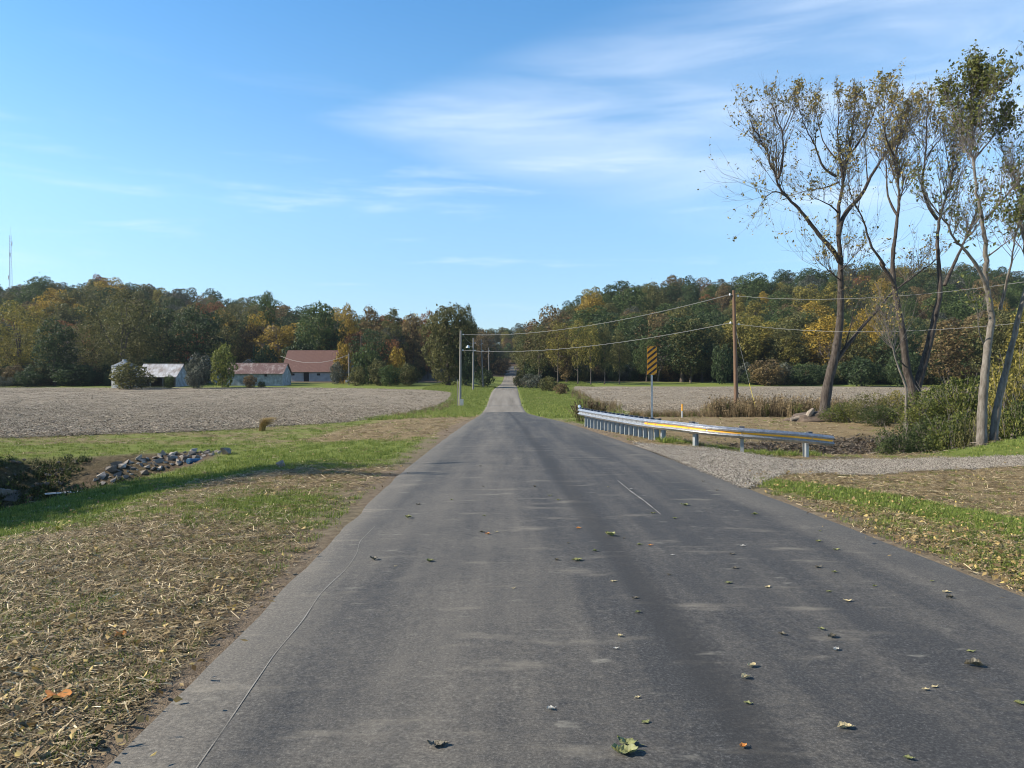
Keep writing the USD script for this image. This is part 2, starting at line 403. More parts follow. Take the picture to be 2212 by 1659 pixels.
mat('field_soil', {
    'g': ('geometry', {}),
    'mp': ('mapping', {'scale': (0.35, 3.2, 1.0), 'rotation': (0, 0, 0.16)}),
    'n1': ('noise_texture', {'scale': 1.0, 'detail': 6.0, 'roughness': 0.72}),
    'n2': ('noise_texture', {'scale': 7.0, 'detail': 5.0, 'roughness': 0.75}),
    'n3': ('noise_texture', {'scale': 0.045, 'detail': 3.0}),
    'mp4': ('mapping', {'scale': (0.02, 1.0, 1.0), 'rotation': (0, 0, 0.16)}),
    'n4': ('noise_texture', {'scale': 0.55, 'detail': 3.0, 'roughness': 0.6}),
    'ma': ('mix_float', {'fac': 0.5}), 'mb': ('mix_float', {'fac': 0.22}), 'mc': ('mix_float', {'fac': 0.22}),
    'r': ('rgb_ramp', {'ramp': [(0.34, (0.090, 0.072, 0.052)), (0.45, (0.160, 0.134, 0.100)), (0.55, (0.212, 0.181, 0.139)), (0.66, (0.31, 0.27, 0.21))]}),
    'b': ('bump', {'strength': 0.7, 'distance': 0.06}),
    'p': ('principled_bsdf', {'roughness': 0.95, 'specular_ior_level': 0.1}),
}, [('g.position', 'mp.vector'), ('mp.vector', 'n1.vector'), ('g.position', 'n2.vector'), ('g.position', 'n3.vector'), ('g.position', 'mp4.vector'), ('mp4.vector', 'n4.vector'),
    ('n1.fac', 'ma.a'), ('n2.fac', 'ma.b'), ('ma.value' if False else 'ma.result', 'mb.a'), ('n3.fac', 'mb.b'), ('mb.result', 'mc.a'), ('n4.fac', 'mc.b'),
    ('mc.result', 'r.fac'), ('r.color', 'p.base_color'), ('n2.fac', 'b.height'), ('b.normal', 'p.normal')])

# new asphalt: dark and fine grained, dusty wheel paths (stretched along the road), stains, a lane joint near x = 1.1, scrapes
mat('asphalt', {
    'g': ('geometry', {}), 'a': ('attribute', {'attribute': 'across'}),
    'n1': ('noise_texture', {'scale': 210.0, 'detail': 3.0, 'roughness': 0.8}),
    'n2': ('noise_texture', {'scale': 1.15, 'detail': 7.0, 'roughness': 0.62}),
    'mp': ('mapping', {'scale': (1.6, 0.10, 1.0), 'rotation': (0, 0, -0.035)}), 'n3': ('noise_texture', {'scale': 1.5, 'detail': 4.0, 'roughness': 0.55}),
    'mp5': ('mapping', {'scale': (1.0, 2.6, 1.0), 'rotation': (0, 0, 0.12)}), 'n5': ('noise_texture', {'scale': 2.6, 'detail': 4.0, 'roughness': 0.6}),
    'st': ('map_range', {'range_type': 'smoothstep', 'from_min': 0.625, 'from_max': 0.78, 'to_min': 0.0, 'to_max': 0.7, 'clamp': True}),
    'dr': ('rgb_ramp', {'ramp': [(0.0, (1, 1, 1)), (0.05, (0.72, 0.72, 0.72)), (0.12, (0.42, 0.42, 0.42)), (0.30, (0.62, 0.62, 0.62)), (0.47, (0.22, 0.22, 0.22)), (0.515, (0.0, 0.0, 0.0)), (0.545, (0.22, 0.22, 0.22)), (0.62, (0.12, 0.12, 0.12)), (0.74, (0.06, 0.06, 0.06)), (0.88, (0.30, 0.30, 0.30)), (0.96, (0.7, 0.7, 0.7)), (1.0, (1, 1, 1))]}),
    'n6': ('noise_texture', {'scale': 16.0, 'detail': 5.0, 'roughness': 0.7}), 'n7': ('noise_texture', {'scale': 60.0, 'detail': 4.0, 'roughness': 0.75}),
    'd1': ('math', {'math_type': 'multiply_add', 'value2': 1.7}), 'd2': ('math', {'math_type': 'multiply_add', 'value2': 0.8}), 'd3': ('math', {'math_type': 'multiply_add', 'value2': 1.3}),
    'dm': ('map_range', {'range_type': 'linear', 'from_min': 1.90, 'from_max': 2.75, 'to_min': 0.0, 'to_max': 1.0, 'clamp': True}), 'ng': ('mix_float', {'fac': 0.55}),
    'ra': ('rgb_ramp', {'ramp': [(0.36, (0.010, 0.0098, 0.0098)), (0.48, (0.027, 0.0265, 0.026)), (0.57, (0.052, 0.051, 0.049)), (0.66, (0.17, 0.165, 0.155))]}),
    'rd': ('rgb_ramp', {'ramp': [(0.36, (0.040, 0.0355, 0.030)), (0.48, (0.080, 0.072, 0.060)), (0.58, (0.132, 0.119, 0.099)), (0.67, (0.23, 0.21, 0.175))]}),
    'm1': ('mix', {}), 'm2': ('mix', {'color2': (0.215, 0.20, 0.165)}),
    'mp8': ('mapping', {'scale': (0.8, 2.4, 1.0), 'rotation': (0, 0, 0.10)}), 'n8': ('noise_texture', {'scale': 1.15, 'detail': 6.0, 'roughness': 0.62}), 's8': ('map_range', {'range_type': 'smoothstep', 'from_min': 0.56, 'from_max': 0.74, 'to_min': 0.0, 'to_max': 0.55, 'clamp': True}), 'm8': ('mix', {'color2': (0.190, 0.168, 0.132)}),
    'jw': ('math', {'math_type': 'multiply_add', 'value2': 0.05, 'value3': -0.555}), 'js': ('math', {'math_type': 'add'}), 'ja': ('math', {'math_type': 'absolute'}),
    'jm': ('map_range', {'range_type': 'smoothstep', 'from_min': 0.006, 'from_max': 0.040, 'to_min': 0.62, 'to_max': 0.0, 'clamp': True}), 'mj': ('mix', {'color2': (0.020, 0.019, 0.018)}),
    'b': ('bump', {'strength': 0.35, 'distance': 0.004}),
    'p': ('principled_bsdf', {'roughness': 0.82, 'specular_ior_level': 0.3}),
}, [('g.position', 'n1.vector'), ('g.position', 'n2.vector'), ('g.position', 'mp.vector'), ('mp.vector', 'n3.vector'), ('g.position', 'mp5.vector'), ('mp5.vector', 'n5.vector'),
    ('a.fac', 'dr.fac'), ('g.position', 'n6.vector'), ('g.position', 'n7.vector'), ('n3.fac', 'd1.value1'), ('dr.color', 'd1.value3'), ('n2.fac', 'd2.value1'), ('d1.value', 'd2.value3'), ('n6.fac', 'd3.value1'), ('d2.value', 'd3.value3'), ('d3.value', 'dm.value'),
    ('n1.fac', 'ng.a'), ('n7.fac', 'ng.b'), ('ng.result', 'ra.fac'), ('ng.result', 'rd.fac'), ('dm.result', 'm1.fac'), ('ra.color', 'm1.color1'), ('rd.color', 'm1.color2'),
    ('n5.fac', 'st.value'), ('st.result', 'm2.fac'), ('m1.color', 'm2.color1'), ('n6.fac', 'jw.value1'), ('jw.value', 'js.value1'), ('a.fac', 'js.value2'), ('js.value', 'ja.value1'), ('ja.value', 'jm.value'), ('jm.result', 'mj.fac'), ('g.position', 'mp8.vector'), ('mp8.vector', 'n8.vector'), ('n8.fac', 's8.value'), ('s8.result', 'm8.fac'), ('m2.color', 'm8.color1'), ('m8.color', 'mj.color1'), ('mj.color', 'p.base_color'), ('n1.fac', 'b.height'), ('b.normal', 'p.normal')])

mat('old_asphalt', {
    'g': ('geometry', {}), 'n1': ('noise_texture', {'scale': 6.0, 'detail': 6.0, 'roughness': 0.7}), 'mp': ('mapping', {'scale': (1.5, 0.06, 1.0)}), 'n2': ('noise_texture', {'scale': 0.9, 'detail': 4.0}),
    'm': ('mix_float', {'fac': 0.5}), 'r': ('rgb_ramp', {'ramp': [(0.3, (0.095, 0.083, 0.067)), (0.5, (0.150, 0.133, 0.109)), (0.75, (0.22, 0.198, 0.165))]}),
    'p': ('principled_bsdf', {'roughness': 0.9, 'specular_ior_level': 0.2})},
    [('g.position', 'n1.vector'), ('g.position', 'mp.vector'), ('mp.vector', 'n2.vector'), ('n1.fac', 'm.a'), ('n2.fac', 'm.b'), ('m.result', 'r.fac'), ('r.color', 'p.base_color')])
mat('gravel', {
    'g': ('geometry', {}), 'v': ('voronoi_texture', {'scale': 34.0}), 'n': ('noise_texture', {'scale': 1.2, 'detail': 5.0, 'roughness': 0.65}), 's': ('separate_color', {}),
    'm': ('mix_float', {'fac': 0.45}), 'r': ('rgb_ramp', {'ramp': [(0.2, (0.085, 0.070, 0.053)), (0.5, (0.185, 0.158, 0.123)), (0.85, (0.31, 0.272, 0.220))]}),
    'b': ('bump', {'strength': 0.9, 'distance': 0.03, 'invert': True}), 'p': ('principled_bsdf', {'roughness': 0.92, 'specular_ior_level': 0.2})},
    [('g.position', 'v.vector'), ('g.position', 'n.vector'), ('v.color', 's.color'), ('s.r', 'm.a'), ('n.fac', 'm.b'), ('m.result', 'r.fac'), ('r.color', 'p.base_color'), ('v.distance', 'b.height'), ('b.normal', 'p.normal')])

# ------------------------------------------------------------------ ground sheet
def axis(stops):
    out = [stops[0][0]]
    for (a, s0), (b, s1) in zip(stops[:-1], stops[1:]):
        x = a
        while x < b - 1e-6:
            s = s0 + (s1 - s0) * (x - a) / (b - a)
            x = min(x + s, b); out.append(x)
    return np.array(out)


gx = axis([(0, 0.26), (18, 0.30), (40, 1.6), (120, 4), (350, 12), (1500, 120)])
gx = np.concatenate([-gx[:0:-1], gx])
gy = axis([(-60, 4), (-4, 1.2), (1.5, 0.24), (32, 0.30), (70, 1.0), (180, 3), (480, 8), (1600, 120)])
X, Y = np.meshgrid(gx, gy)
Zg = ground(X, Y)
xl, xr = road_edges(Y)
ed = np.minimum(X - xl, xr - X)
Zg = Zg - 0.10 * ss(0.05, 0.5, ed)
Zg = Zg - 0.25 * ss(0.8, 5.0, in_field(X, Y))
lo, hi = drive_span(X)
Zg = Zg - 0.10 * ss(0.1, 0.6, np.minimum(np.minimum(Y - lo, hi - Y), X - 3.7))


def grid_mesh(X, Y, Z):
    r, c = X.shape
    i = (np.arange(r - 1)[:, None] * c + np.arange(c - 1)[None]).ravel()
    f = np.stack([i, i + 1, i + c + 1, i + c], 1)
    return np.stack([X, Y, Z], -1).reshape(-1, 3), np.vstack([f[:, [0, 1, 2]], f[:, [0, 2, 3]]])


gm = usdkit.mesh(stage, '/World/ground', grid_mesh(X, Y, Zg), M['ground_soil'], True)
pv(gm, 'cover', np.stack([cover(X, Y)[k] for k in (0, 3, 2)], -1).reshape(-1, 3))
tag(gm, 'rolling ground of grass, straw mulch and bare soil beside the road', 'ground', kind='structure')


def road_sheet(name, y0, y1, step, mat_, lift, label, jag=0.0):
    ys = np.arange(y0, y1 + step * 0.5, step)
    u = np.linspace(0, 1, 25)
    xl, xr = road_edges(ys)
    if jag:
        xl = xl + jag * (fbm2(ys, 0 * ys, 1.1, 41) - 0.5); xr = xr + jag * (fbm2(ys, 0 * ys + 9, 1.1, 42) - 0.5)
    Xs = xl[:, None] + (xr - xl)[:, None] * u[None]; Ys = np.repeat(ys[:, None], len(u), 1)
    cl = _xl(np.clip(Ys, -59, 619)); cr = _xr(np.clip(Ys, -59, 619))
    Zs = _rz(np.clip(Ys, -59, 619)) + CAMZ + lift + 0.035 * (1 - (2 * u[None] - 1) ** 2)
    Zs[:, 0] -= 0.10; Zs[:, -1] -= 0.10                     # broken-down edges
    Xs[:, 1] = Xs[:, 0] + 0.05; Xs[:, -2] = Xs[:, -1] - 0.05
    m = usdkit.mesh(stage, '/World/' + name, grid_mesh(Xs, Ys, Zs), M[mat_], True)
    joint = 1.17 - 0.019 * Ys
    a = np.where(Xs < joint, 0.53 * (Xs - cl) / np.maximum(joint - cl, 0.3), 0.53 + 0.47 * (Xs - joint) / np.maximum(cr - joint, 0.3))
    pv(m, 'across', np.clip(a, 0, 1).ravel())
    tag(m, label, 'road', kind='structure')


road_sheet('road', -40, 76, 0.25, 'asphalt', 0.012, 'new dark grey asphalt road running straight away from the viewer', 0.10)
road_sheet('old_road', 76.02, 462, 1.0, 'old_asphalt', 0.006, 'older pale asphalt road rising through the woods', 0.25)


def field_sheet(name, ys, edge, far, side, label):
    s = np.linspace(0, 1, 90) ** 1.7
    e = edge(ys) + 0.9 * (fbm2(ys, 0 * ys, 0.35, 51) - 0.5)
    Xs = e[:, None] + side * (far - side * e)[:, None] * s[None]
    Ys = np.repeat(ys[:, None], len(s), 1) + (fbm2(Xs, 0 * Xs, 0.15, 52) - 0.5) * 1.6 * np.where((np.arange(len(ys)) == 0) | (np.arange(len(ys)) == len(ys) - 1), 1, 0)[:, None]
    Zs = ground(Xs, Ys) + 0.015 + 0.05 * (fbm2(Xs, Ys, 0.9, 53) - 0.5)
    g = grid_mesh(Xs, Ys, Zs)
    if side < 0:
        g = (g[0], g[1][:, ::-1])
    m = usdkit.mesh(stage, '/World/' + name, g, M['field_soil'], True)
    tag(m, label, 'field', kind='structure')


field_sheet('field', np.arange(30.5, 142.6, 0.8), FIELD_L, 260, -1, 'bare harvested field left of the road before the farm buildings')
field_sheet('field_001', np.arange(56, 149.6, 0.8), FIELD_R, 300, 1, 'bare harvested field right of the road behind the guardrail')

xs = np.concatenate([np.linspace(3.72, 12, 40), np.linspace(12.6, 70, 60)])
lo, hi = drive_span(xs)
lo = lo + 0.5 * (fbm2(xs, 0 * xs, 0.9, 61) - 0.5); hi = hi + 0.35 * (fbm2(xs, 0 * xs + 4, 0.9, 62) - 0.5)
u = np.linspace(0, 1, 26)
Ys = lo[:, None] + (hi - lo)[:, None] * u[None]
Xs = np.repeat(xs[:, None], len(u), 1)
xr = road_edges(Ys)[1]
Xs = np.where(Xs < xr + 0.35, np.maximum(Xs, xr - 0.03), Xs)
Zs = ground(Xs, Ys) + 0.004 + 0.03 * np.sin(np.pi * u)[None] + 0.012 * (fbm2(Xs, Ys, 3.0, 63) - 0.5)
Zs[:, 0] -= 0.07; Zs[:, -1] -= 0.07
dv, df = grid_mesh(Xs, Ys, Zs)
dm = usdkit.mesh(stage, '/World/gravel_drive', (dv, df[:, ::-1]), M['gravel'], True)
tag(dm, 'pale gravel farm track branching right off the asphalt road', 'track', kind='structure')
# ------------------------------------------------------------------ foliage and bark
FOL = {
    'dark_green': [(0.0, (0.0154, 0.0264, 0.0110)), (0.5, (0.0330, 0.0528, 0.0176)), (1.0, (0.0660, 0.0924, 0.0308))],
    'mid_green': [(0.0, (0.0220, 0.0374, 0.0110)), (0.5, (0.0506, 0.0770, 0.0198)), (1.0, (0.0935, 0.1232, 0.0330))],
    'olive': [(0.0, (0.0359, 0.0386, 0.0138)), (0.5, (0.0911, 0.0911, 0.0276)), (1.0, (0.1587, 0.1435, 0.0469))],
    'yellow_olive': [(0.0, (0.0562, 0.0531, 0.0156)), (0.5, (0.1641, 0.1438, 0.0312)), (1.0, (0.2891, 0.2344, 0.0469))],
    'gold': [(0.0, (0.0825, 0.0605, 0.0137)), (0.5, (0.2475, 0.1678, 0.0248)), (1.0, (0.4537, 0.3025, 0.0385))],
    'brown': [(0.0, (0.0431, 0.0316, 0.0173)), (0.5, (0.1208, 0.0863, 0.0374)), (1.0, (0.2156, 0.1524, 0.0604))],
    'rust': [(0.0, (0.0572, 0.0260, 0.0130)), (0.5, (0.1625, 0.0702, 0.0260)), (1.0, (0.2795, 0.1300, 0.0416))],
    'grey_green': [(0.0, (0.034, 0.038, 0.028)), (0.5, (0.080, 0.086, 0.062)), (1.0, (0.140, 0.146, 0.108))],
    'lime': [(0.0, (0.0480, 0.0624, 0.0120)), (0.5, (0.1260, 0.1416, 0.0264)), (1.0, (0.2160, 0.2160, 0.0432))],
}
for k, r in FOL.items():
    foliage('leaf_' + k, [(p_, tuple(0.98 * v_ for v_ in c_)) for p_, c_ in r])
plain('bark', (0.085, 0.070, 0.056), 0.9, vary=0.45, scale=5, bump=0.6)
plain('pale_bark', (0.25, 0.225, 0.19), 0.9, vary=0.35, scale=4, bump=0.6)
plain('dark_bark', (0.060, 0.046, 0.036), 0.9, vary=0.4, scale=5, bump=0.6)
plain('twig', (0.155, 0.128, 0.110), 0.9, vary=0.3, scale=3)
plain('dry_stalk', (0.19, 0.135, 0.075), 0.9, vary=0.4, scale=4)


def cards(c, nrm, size, rng, bend=0.25):
    """ragged four-cornered leaf clumps at c facing nrm"""
    n = len(c)
    nrm = nrm / np.maximum(np.linalg.norm(nrm, axis=1, keepdims=True), 1e-9)
    r = rng.normal(size=(n, 3))
    a = np.cross(nrm, r); a /= np.maximum(np.linalg.norm(a, axis=1, keepdims=True), 1e-9)
    b = np.cross(nrm, a)
    s = np.broadcast_to(np.asarray(size, float), n)
    v = np.empty((n, 4, 3))
    for k, (u, w) in enumerate(((-1, 0), (0, -0.55), (1, 0), (0, 0.55))):
        j = rng.uniform(0.6, 1.25, (n, 2))
        v[:, k] = c + s[:, None] * 0.5 * (u * j[:, :1] * a + w * j[:, 1:] * b + (bend * rng.normal(size=(n, 1)) if u else 0) * nrm)
    i = np.arange(n)[:, None] * 4
    f = np.vstack([i + [0, 1, 2], i + [0, 2, 3]])
    return v.reshape(-1, 3), f


def crown(rng, R, z0, H, n, card, lobes=13, lobe=(0.30, 0.46), flat=0.85, loose=0.10, top=0.0):
    """(vertices, faces, tint, lobe centres): leaf clumps spread over overlapping lobes"""
    C, S = [], []
    hz = (H - z0) / 2
    for k in range(lobes):
        t = (k + 0.5) / lobes
        z = -1 + 2 * t
        rr = math.sqrt(max(0.05, 1 - abs(z) ** 2.2)) * (1 - top * z)
        ph = k * 2.399963 + rng.uniform(-0.5, 0.5)
        s = rng.uniform(*lobe) * R * (1.0 if z < 0.5 else 0.85)
        q_ = rng.uniform(0.25, 1.0) ** 0.6
        C.append((math.cos(ph) * rr * q_ * (R - s * 0.75), math.sin(ph) * rr * q_ * (R - s * 0.75), z0 + hz + z * (hz - s * flat * 0.8)))
        S.append(s)
    C, S = np.array(C), np.array(S)
    m = int(n * 2.2)
    k = rng.choice(lobes, m, p=S ** 2 / (S ** 2).sum())
    d = rng.normal(size=(m, 3)); d[:, 2] += 0.25
    d /= np.linalg.norm(d, axis=1, keepdims=True)
    lump = 0.80 + 0.42 * meshkit.noise(d * 2.4 + k[:, None] * 7.7, 4)
    p = C[k] + S[k][:, None] * d * (lump * rng.uniform(0.72, 1.03, m))[:, None] * [1, 1, flat]
    D = np.linalg.norm((p[:, None] - C[None]) / [1, 1, flat], axis=2) / S[None]
    D[np.arange(m), k] = 9
    keep = (D.min(1) > 0.62)
    p, d, k = p[keep][:n], d[keep][:n], k[keep][:n]
    nl = int(len(p) * loose)
    p[:nl] += rng.normal(size=(nl, 3)) * 0.09 * R
    lt = rng.uniform(-0.18, 0.18, lobes)
    nrm = d + 0.75 * rng.normal(size=d.shape)
    v, f = cards(p, nrm, card * rng.uniform(0.55, 1.45, len(p)), rng)
    tint = np.clip(0.5 + lt[k] + rng.normal(0, 0.27, len(p)), 0, 1)
    return v, f, np.repeat(tint, 4), C


def limbs(mb, rng, h, r, C, spread=0.45, sides=5, count=6):
    """a tapering trunk with limbs that reach towards lobe centres"""
    k = np.linspace(0, 1, 7)
    path = np.stack([0.25 * np.sin(k * 3 + rng.uniform(0, 6)) * r * 3 * k, 0.25 * np.cos(k * 2.4 + rng.uniform(0, 6)) * r * 3 * k, h * k - 0.5], 1)
    mb.tube(path, r * (1.25 - 1.0 * k) * (1 + 0.5 * (k < 0.05)), sides + 2)
    for c in C[rng.permutation(len(C))[:count]]:
        t = rng.uniform(0.30, 0.75)
        a = path[0] * (1 - t) + path[-1] * t
        if c[2] < a[2]:
            a[2] = max(0.25 * h, c[2] - 0.2 * h)
        mid = (a + c) / 2 + [0, 0, -0.06 * h] + rng.normal(size=3) * 0.04 * h
        mb.tube([a, mid, c], [r * 0.42, r * 0.26, r * 0.08], sides)


holder = stage.CreateClassPrim('/World/tree_kinds')
KINDS = {}


def tree_kind(name, leaf, R, z0, H, n, card, seed, bark='dark_bark', r=0.22, trunk_h=None, **kw):
    rng = np.random.default_rng(seed)
    path = f'/World/tree_kinds/{name}'
    UsdGeom.Xform.Define(stage, path)
    v, f, t, C = crown(rng, R, z0, H, n, card, **kw)
    m = usdkit.mesh(stage, path + '/crown', (v, f), M['leaf_' + leaf]); pv(m, 'tint', t)
    mb = MB(); limbs(mb, rng, trunk_h or (z0 + 0.72 * (H - z0)), r, C)
    usdkit.mesh(stage, path + '/trunk', mb.mesh(), M[bark], True)
    KINDS[name] = (path, R, H)


def bare_kind(name, H, seed, leaf=None, bark='twig'):
    """a leafless tree: a fan of fine branches"""
    rng = np.random.default_rng(seed)
    mb, tips = MB(), []

    def grow(p, d, L, r, lv):
        n = 4
        pts = [np.array(p)]
        for _ in range(n):
            d = d + rng.normal(size=3) * 0.13 + [0, 0, 0.05]; d = d / np.linalg.norm(d)
            pts.append(pts[-1] + d * L / n)
        mb.tube(pts, np.linspace(r, r * 0.45, n + 1), 5 if lv < 2 else 3, cap=False)
        if lv >= 4:
            tips.append(pts[-1]); return
        for _ in range(4 if lv else 7):
            t = rng.uniform(0.35, 1.0)
            k = min(int(t * n), n - 1)
            q0 = pts[k] + (pts[k + 1] - pts[k]) * (t * n - k)
            e = d + rng.normal(size=3) * 0.62 + [0, 0, 0.18]
            grow(q0, e / np.linalg.norm(e), L * rng.uniform(0.45, 0.66), r * 0.5, lv + 1)
    grow((0, 0, -0.3), np.array([0.03, 0.02, 1.0]), H * 0.55, H * 0.018, 0)
    path = f'/World/tree_kinds/{name}'
    UsdGeom.Xform.Define(stage, path)
    usdkit.mesh(stage, path + '/trunk', mb.mesh(), M[bark], True)
    if leaf:
        tips = np.array(tips)
        p = tips[rng.integers(0, len(tips), 1500)] + rng.normal(size=(1500, 3)) * 0.35
        v, f = cards(p, rng.normal(size=p.shape), 0.32 * rng.uniform(0.6, 1.4, len(p)), rng)
        m = usdkit.mesh(stage, path + '/crown', (v, f), M['leaf_' + leaf]); pv(m, 'tint', np.repeat(rng.uniform(0.1, 0.9, len(p)), 4))
    KINDS[name] = (path, H * 0.35, H)


for i, (nm, leaf) in enumerate((('dark_round', 'dark_green'), ('green_round', 'mid_green'), ('olive_round', 'olive'), ('brown_round', 'brown'), ('rust_round', 'rust'), ('gold_round', 'gold'), ('grey_round', 'grey_green'), ('yellow_round', 'yellow_olive'))):
    tree_kind(nm, leaf, 5.2, 1.6, 14.5, 6000, 0.44, 100 + i, lobes=17, lobe=(0.32, 0.50), loose=0.05)
for i, (nm, leaf) in enumerate((('dark_spread', 'dark_green'), ('olive_spread', 'olive'), ('brown_spread', 'brown'), ('green_spread', 'mid_green'), ('gold_spread', 'gold'))):
    tree_kind(nm, leaf, 5.8, 2.0, 13.0, 5600, 0.40, 230 + i, lobes=26, lobe=(0.24, 0.44), loose=0.06, top=-0.05, flat=0.75)
for i, (nm, leaf) in enumerate((('dark_tall', 'dark_green'), ('olive_tall', 'olive'), ('yellow_tall', 'yellow_olive'), ('green_tall', 'mid_green'), ('brown_tall', 'brown'))):
    tree_kind(nm, leaf, 4.0, 1.2, 16.5, 5600, 0.40, 130 + i, lobes=20, lobe=(0.26, 0.42), loose=0.18, top=0.15)
tree_kind('willow', 'olive', 8.6, 1.0, 19.0, 12000, 0.38, 160, lobes=24, lobe=(0.22, 0.36), loose=0.22, r=0.45, top=0.2)
tree_kind('big_yellow', 'yellow_olive', 8.2, 0.8, 17.5, 11000, 0.38, 161, lobes=22, lobe=(0.22, 0.38), loose=0.22, r=0.40)
tree_kind('ivy_column', 'olive', 6.4, 0.2, 17.0, 13000, 0.48, 162, lobes=30, lobe=(0.30, 0.44), loose=0.05, r=0.40, top=-0.12)
tree_kind('locust', 'yellow_olive', 3.6, 3.2, 13.5, 4200, 0.30, 163, lobes=18, lobe=(0.26, 0.44), loose=0.30, r=0.17)
tree_kind('locust_olive', 'olive', 3.6, 2.6, 13.0, 4200, 0.30, 164, lobes=18, lobe=(0.26, 0.44), loose=0.30, r=0.17)
for i, (nm, leaf) in enumerate((('bush_olive', 'olive'), ('bush_green', 'mid_green'), ('bush_dark', 'dark_green'), ('bush_grey', 'grey_green'), ('bush_lime', 'lime'), ('bush_brown', 'brown'), ('bush_gold', 'gold'))):
    tree_kind(nm, leaf, 2.0, 0.0, 3.4, 2600, 0.24, 180 + i, lobes=12, lobe=(0.30, 0.46), loose=0.18, r=0.07)
bare_kind('bare_grey', 13.5, 190)
bare_kind('bare_brown', 12.5, 191, 'brown')

TREES = []


def tree(kind, x, y, h, w=None, name='tree', label='', cat='tree', group=None, rz=None, sink=0.15):
    """a tree of a kind standing at (x, y): h metres tall, w metres across"""
    path, R, H = KINDS[kind]
    rz = RNG.uniform(0, 6.28) if rz is None else rz
    sz = h / H
    sxy = sz if w is None else w / (2 * R)
    t = UsdGeom.Xform.Define(stage, numbered(name))
    t.GetPrim().GetReferences().AddInternalReference(path)
    t.GetPrim().SetInstanceable(True)
    place(t, (x, y, float(ground(x, y)) - sink), rz, (sxy, sxy, sz))
    tag(t, label, cat, group)
    TREES.append((x, y, (w or 2 * R * sz) / 2))
    return t


def tree_at(kind, px, py_top, d, wpx, **kw):
    x = (px - CX) / F * d
    top = CAMZ + (HOR - py_top) / F * d
    return tree(kind, x, d, (top - float(ground(x, d))) * 1.03, wpx / F * d * 1.06, **kw)


# ---- the left woodland edge, front row (pixel column, top row, distance, width)
tree_at('big_yellow', 40, 655, 160, 165, name='maple_tree', label='broad yellowing tree at the far left edge of the woods behind the field', group=None)
tree_at('dark_round', 118, 690, 152, 95, name='oak_tree', label='dark low tree in front of the yellowing tree at far left')
tree_at('willow', 262, 628, 158, 178, name='willow_tree', label='largest drooping dark olive tree behind the grain bin')
tree_at('dark_tall', 356, 668, 168, 90, name='oak_tree', label='dark green tree just right of the large drooping tree')
tree_at('dark_round', 425, 662, 165, 120, name='oak_tree', label='dark rounded tree behind the hidden white outbuilding')
tree_at('olive_round', 492, 668, 199, 95, name='oak_tree', label='dull olive tree behind the yellow green tree by the red roofed shed')
tree_at('green_tall', 574, 632, 205, 62, name='poplar_tree', label='tall green tree with open top sticking above the woods behind the barn', cat='tree')
tree_at('brown_round', 545, 700, 202, 90, name='oak_tree', label='brown olive tree above the red roofed shed')
tree_at('bare_grey', 600, 690, 199, None or 90, name='bare_tree', label='grey leafless tree behind the gap between shed and barn')
tree_at('green_round', 690, 655, 196, 105, name='oak_tree', label='dark green spreading tree high behind the barn roof')
tree_at('bush_green', 706, 708, 196, 78, name='tree', label='mid green tree close behind the barn ridge')
tree_at('gold_round', 752, 660, 205, 52, name='maple_tree', label='gold topped tree behind the right end of the barn')
tree_at('brown_tall', 800, 664, 196, 76, name='oak_tree', label='brown olive tree right of the gold topped one')
tree_at('olive_tall', 848, 668, 190, 66, name='oak_tree', label='olive tree behind the bushes right of the barn')
tree_at('brown_round', 893, 680, 196, 72, name='oak_tree', label='brown tree left of the ivy covered trees by the road')
tree_at('rust_round', 925, 674, 205, 56, name='maple_tree', label='reddish tree peeping out left of the ivy covered trees')
tree_at('ivy_column', 968, 660, 153, 118, name='ivy_tree', label='big olive brown vine covered tree left of the far road', cat='tree')
tree_at('ivy_column', 1004, 662, 157, 56, name='ivy_tree', label='narrow dark vine covered tree on the right flank of the big one', cat='tree')
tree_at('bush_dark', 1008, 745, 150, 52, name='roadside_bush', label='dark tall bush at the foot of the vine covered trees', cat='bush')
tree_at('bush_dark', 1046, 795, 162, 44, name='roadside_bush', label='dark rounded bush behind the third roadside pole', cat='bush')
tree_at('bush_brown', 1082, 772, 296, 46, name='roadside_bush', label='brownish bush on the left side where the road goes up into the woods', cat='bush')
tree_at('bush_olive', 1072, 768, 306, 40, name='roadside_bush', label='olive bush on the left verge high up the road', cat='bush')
tree_at('bush_dark', 1052, 748, 300, 56, name='roadside_bush', label='dark bush deep in shade left of the rising road', cat='bush')
